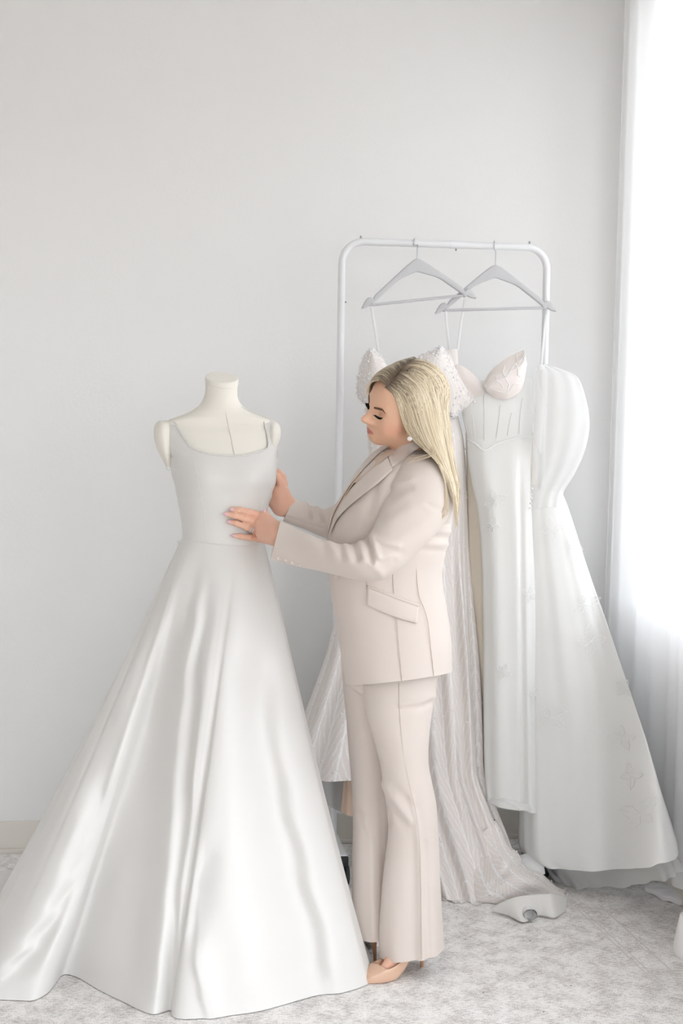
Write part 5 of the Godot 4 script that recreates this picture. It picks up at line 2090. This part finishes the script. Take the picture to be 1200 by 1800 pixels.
const LACE_FRONT := [
	[821, 764, 935, 764, 4.748, 0.040, 0.0, 2.4], [822, 800, 934, 800, 4.735, 0.052, 0.0, 2.4], [830, 850, 932, 850, 4.72, 0.058, 0.0, 2.4], [842, 910, 934, 910, 4.715, 0.06, 0.0, 2.4], [848, 1000, 938, 1000, 4.71, 0.062, 0.0, 2.4],
	[850, 1100, 942, 1100, 4.705, 0.065, 0.0, 2.4], [850.5, 1200, 946, 1200, 4.70, 0.07, 0.0, 2.4], [851, 1300, 952, 1300, 4.695, 0.075, 0.0, 2.4], [853, 1360, 956, 1370, 4.69, 0.078, 0.0, 2.4], [856, 1405, 959, 1422, 4.69, 0.08, 0.0, 2.4]]
const LACE_BACK := [
	[930, 858, 986, 862, 4.76, 0.04, 0.0, 2.2], [926, 900, 1001, 900, 4.755, 0.05, 0.0, 2.2], [924, 1000, 1033, 1000, 4.75, 0.07, 0.0, 2.2], [922, 1100, 1068, 1100, 4.745, 0.09, 0.0, 2.2], [920, 1200, 1102, 1200, 4.74, 0.11, 0.0, 2.2], [918, 1300, 1136, 1300, 4.735, 0.13, 0.0, 2.2],
	[916, 1390, 1162, 1390, 4.73, 0.145, 0.0, 2.3], [914.5, 1450, 1181, 1450, 4.725, 0.15, 0.0, 2.3], [918, 1492, 1192, 1490, 4.72, 0.15, 0.0, 2.3], [940, 1510, 1188, 1502, 4.71, 0.145, 0.0, 2.3]]
const LACE_LINING := [
	[818, 760, 936, 760, 4.755, 0.05, 0.0, 2.3], [819, 800, 940, 800, 4.76, 0.055, 0.0, 2.3], [822, 900, 944, 900, 4.765, 0.055, 0.0, 2.3], [825, 1050, 950, 1050, 4.77, 0.06, 0.0, 2.3], [833, 1200, 956, 1200, 4.775, 0.065, 0.0, 2.3], [842, 1330, 960, 1330, 4.78, 0.07, 0.0, 2.3], [848, 1408, 962, 1420, 4.78, 0.07, 0.0, 2.3]]
const LACE_BODICE := [
	[806, 672, 934, 664, 4.75, 0.035, 0.0, 2.4], [808, 700, 936, 700, 4.745, 0.045, 0.0, 2.4], [812, 730, 936, 730, 4.745, 0.05, 0.0, 2.4], [819, 760, 935, 760, 4.745, 0.045, 0.0, 2.4], [821, 776, 934, 776, 4.745, 0.044, 0.0, 2.4]]
const LACE_SLEEVE := [
	[948, 642, 962, 640, 4.72, 0.01, 0.0, 2.0], [942, 652, 1002, 655, 4.72, 0.04, 0.0, 2.0], [940, 668, 1018, 668, 4.72, 0.06, 0.0, 2.0], [939, 700, 1030, 700, 4.72, 0.07, 0.0, 2.0], [938, 745, 1036, 745, 4.72, 0.072, 0.0, 2.0], [937, 790, 1028, 790, 4.72, 0.065, 0.0, 2.0],
	[935, 830, 1010, 830, 4.72, 0.05, 0.0, 2.0], [933, 855, 994, 856, 4.72, 0.04, 0.0, 2.0], [932, 868, 988, 868, 4.72, 0.035, 0.0, 2.0], [931, 892, 985, 890, 4.72, 0.034, 0.0, 2.0]]

func build_lace_gown() -> void:
	var tulle: StandardMaterial3D = paint("white tulle", rgb(252, 252, 250, 0.95), 0.9, 0.2)
	tulle.transparency = BaseMaterial3D.TRANSPARENCY_ALPHA
	tulle.backlight_enabled = true
	tulle.backlight = Color(0.6, 0.6, 0.6)
	var sheer: StandardMaterial3D = paint("sheer sleeve", rgb(249, 249, 248, 0.5), 0.9, 0.2)
	sheer.transparency = BaseMaterial3D.TRANSPARENCY_ALPHA
	sheer.backlight_enabled = true
	sheer.backlight = Color(0.7, 0.7, 0.7)
	var veil: StandardMaterial3D = paint("loose tulle", rgb(240, 240, 238, 0.35), 0.9, 0.2)
	veil.transparency = BaseMaterial3D.TRANSPARENCY_ALPHA
	var lining: Material = paint("champagne lining", rgb(228, 219, 203), 0.55, 0.4)
	var blush: Material = paint("blush cup", rgb(243, 234, 230), 0.7, 0.3)
	var lace: Material = paint("lace thread", rgb(250, 250, 249), 0.8, 0.3)
	var bone: Material = paint("boning", rgb(234, 232, 226), 0.7, 0.3)
	var o := thing("lace_gown", "white lace corset gown with tulle skirt and detached puff sleeve beside the curtain", "gown", ground(1040, 1535))
	var m := Mesher.new()
	loft(m, LACE_LINING, 90, 70, func(f, a, _x, _y, _n): return 0.006 * sin(a * 9.0) * f)
	part(o, "lining_skirt", m, lining)
	m = Mesher.new()
	loft(m, LACE_BACK, 120, 130, func(f, a, _x, _y, n): return (0.007 * sin(a * 9.0 + f * 1.5) + 0.003 * sin(a * 17.0 + 2.0)) * f * (1.0 if n > -0.2 else 0.4))
	settle(m)
	var back_skirt := part(o, "back_skirt", m, tulle)
	m = Mesher.new()
	loft(m, LACE_FRONT, 120, 110, func(f, a, x, y, n): return (0.004 * sin(a * 7.0) * (0.3 + f) - 0.018 * exp(-pow((x - lerpf(914, 922, f)) / 5.0, 2.0)) * smoothstep(780.0, 900.0, y)) * (1.0 if n > 0 else 0.3))
	var front := part(o, "front_skirt", m, tulle)
	m = Mesher.new()
	loft(m, LACE_BODICE, 40, 80)
	var bod := part(o, "corset", m, tulle)
	for b in [[[814, 728], [818, 748], [823, 769]], [[830, 730], [832, 750], [835, 772]], [[850, 690], [851, 735], [851, 788]], [[880, 712], [876, 742], [872, 772]], [[899, 726], [895, 746], [892, 766]], [[918, 700], [914, 730], [912, 764]]]:
		m = Mesher.new()
		var path := []
		for k in 14:
			var q := row_at(b, k / 13.0)
			path.append(pt(q[0], q[1], rows_z(LACE_BODICE, q[0], minf(q[1], 774), 0.001)))
		m.tube(path, 0.0011, 6)
		part(bod, "boning", m, bone)
	m = Mesher.new()
	var seam := []
	for k in 40:
		var q := row_at([[821, 772], [835, 780], [851, 792], [870, 782], [892, 774], [912, 769], [934, 767]], k / 39.0)
		seam.append(pt(q[0], q[1], rows_z(LACE_FRONT, q[0], q[1], 0.0045)))
	m.tube(seam, 0.0022, 6)
	part(bod, "waist_seam", m, lace)
	# cups
	m = Mesher.new()
	var cup_a := [[850, 676, 4.695], [862, 652, 4.69], [882, 634, 4.69], [904, 621, 4.695], [921, 613, 4.705]]
	var cup_b := [[856, 690, 4.695], [870, 699, 4.685], [892, 701, 4.68], [916, 685, 4.685], [926, 640, 4.70]]
	slab(m, cup_a, cup_b, 36, 24, 0.008, 0.035)
	var cup := part(o, "cup", m, blush)
	var vine := Mesher.new()
	for v in [[0.1, 0.2, 0.9, 0.5], [0.15, 0.55, 0.95, 0.25], [0.2, 0.8, 0.85, 0.75], [0.5, 0.1, 0.55, 0.9], [0.7, 0.3, 0.8, 0.85], [0.3, 0.35, 0.45, 0.7], [0.75, 0.1, 0.98, 0.6]]:
		var path := []
		for k in 24:
			var t := k / 23.0
			var f := lerpf(v[0], v[2], t) + sin(t * 9.0 + v[1] * 20.0) * 0.03
			var g := clampf(lerpf(v[1], v[3], t) + sin(t * 12.0 + v[0] * 14.0) * 0.06, 0.02, 0.98)
			var qa := row_at(cup_a, clampf(f, 0, 1))
			var qb := row_at(cup_b, clampf(f, 0, 1))
			path.append(pt(lerpf(qa[0], qb[0], g), lerpf(qa[1], qb[1], g), lerpf(qa[2], qb[2], g) - 0.035 * sin(g * PI) - 0.0008))
		vine.tube(path, 0.0013, 5)
	var vp := part(cup, "lace_vine", vine, lace)
	vp.set_meta("kind", "stuff")
	m = Mesher.new()
	slab(m, [[800, 640, 4.735], [815, 645, 4.725], [834, 660, 4.715], [849, 680, 4.71]], [[803, 690, 4.73], [820, 697, 4.715], [836, 699, 4.71], [851, 694, 4.71]], 28, 18, 0.006, 0.022)
	part(o, "cup", m, blush)
	# bound upper edge
	m = Mesher.new()
	var edge := []
	for k in 24:
		var q := row_at(cup_a, k / 23.0)
		edge.append(pt(q[0], q[1], q[2] - 0.002))
	m.tube(edge, 0.0022, 6)
	part(o, "bound_edge", m, lace)
	# detached puff sleeve with its row of cuff buttons
	m = Mesher.new()
	loft(m, LACE_SLEEVE, 70, 70, func(f, a, _x, _y, _n): return 0.003 * sin(a * 9.0 + f * 5.0))
	var sl := part(o, "puff_sleeve", m, sheer)
	for k in 6:
		m = Mesher.new()
		var p := pt(936.5 - k * 1.1, 851 + k * 8.4, 4.674)
		m.ellipsoid(p, right_dir() * 0.0036, UP * 0.0036, -ahead * 0.0028, 10, 8)
		part(sl, "button", m, bone)
	# sheer strap beside the sleeve
	m = Mesher.new()
	slab(m, [[944, 640, 4.70], [941, 690, 4.675], [938, 740, 4.665], [935, 772, 4.67]], [[957, 642, 4.70], [957, 690, 4.67], [955, 740, 4.66], [950, 800, 4.665]], 30, 8, 0.003, 0.004)
	part(o, "side_strap", m, sheer)
	ribbon(o, [on_plane(783, 547, rack_z + 0.05), on_plane(786, 580, rack_z + 0.055), on_plane(791, 625, rack_z + 0.06)], 0.0042, mats["gown ribbon"])
	ribbon(o, [on_plane(960, 543, rack_z + 0.0), on_plane(956, 585, rack_z + 0.05), on_plane(951, 645, rack_z + 0.13)], 0.0042, mats["gown ribbon"])
	# lace sprays sewn on the skirts
	var hr := RandomNumberGenerator.new()
	hr.seed = 31
	for s in [[871, 880, 0, 1.0], [866, 925, 0, 0.8], [932, 1045, 0, 1.1], [941, 1222, 0, 1.0], [885, 1180, 0, 0.7], [968, 930, 1, 1.1], [1010, 960, 1, 0.8], [1027, 1062, 1, 1.3], [1038, 1128, 1, 1.5], [968, 1262, 1, 1.5], [1092, 1296, 1, 1.3], [1108, 1362, 1, 1.3], [1124, 1432, 1, 1.8], [1096, 1210, 1, 0.9]]:
		var rows: Array = LACE_FRONT if s[2] == 0 else LACE_BACK
		m = Mesher.new()
		var turn := hr.randf_range(0, TAU)
		for leaf in 4:
			var an := turn + leaf * 1.5 + hr.randf_range(-0.3, 0.3)
			var d := Vector2(cos(an), sin(an))
			var e := Vector2(-d.y, d.x)
			var long: float = s[3] * hr.randf_range(15, 24)
			for curve in [-1.0, 1.0, 0.0]:
				var path := []
				for k in 12:
					var t := k / 11.0
					var q: Vector2 = Vector2(s[0], s[1]) + d * long * t + e * curve * long * 0.27 * sin(t * PI) * (1.0 + 0.2 * sin(t * 19.0))
					path.append(pt(q.x, q.y, rows_z(rows, q.x, q.y, 0.014 if s[2] == 1 else 0.006)))
				m.tube(path, 0.0010 if curve != 0.0 else 0.0007, 5)
		settle(m)
		var lp := part(front if s[2] == 0 else back_skirt, "lace_spray", m, lace)
		lp.set_meta("kind", "stuff")
	# ragged tulle layers at the hems
	for h in [[LACE_FRONT, [[856, 1398], [880, 1402], [905, 1408], [930, 1414], [957, 1416]], [[855, 1409], [872, 1412], [890, 1408], [905, 1418], [925, 1426], [958, 1429]]]]:
		m = Mesher.new()
		var a := []
		var b := []
		for q in h[1]: a.append([q[0], q[1], rows_z(h[0], q[0], minf(q[1], 1500), 0.002)])
		for q in h[2]: b.append([q[0], q[1], rows_z(h[0], q[0], minf(q[1], 1500), 0.012)])
		slab(m, a, b, 60, 8, 0.0012, 0.002)
		part(o, "raw_hem", m, sheer)
	# thin under layer of tulle that sinks onto the rug in loose waves
	m = Mesher.new()
	loft(m, [[955, 1390, 1150, 1390, 4.75, 0.08, 0.0, 2.2], [950, 1450, 1168, 1450, 4.75, 0.09, 0.0, 2.2], [950, 1496, 1180, 1488, 4.745, 0.095, 0.0, 2.2], [962, 1526, 1188, 1510, 4.735, 0.105, 0.0, 2.2], [984, 1548, 1196, 1530, 4.72, 0.115, 0.0, 2.2]], 50, 120, func(f, a, _x, _y, n): return ((0.008 * sin(a * 8.0 + 1.0) + 0.010 * sin(a * 17.0 + f * 6.0)) * smoothstep(0.6, 1.0, f)) if n > -0.2 else 0.0)
	settle(m)
	part(o, "under_tulle", m, veil)

func settle(m: Mesher) -> void:                          # cloth lies on the rug and against the curtain, not in them
	for i in m.v.size():
		var p := m.v[i]
		p = cam_t.origin + (p - cam_t.origin) * (1.0 - 0.085 * smoothstep(1.50, 1.76, p.x))
		p.y = maxf(p.y, RUG_Y + 0.002)
		m.v[i] = p
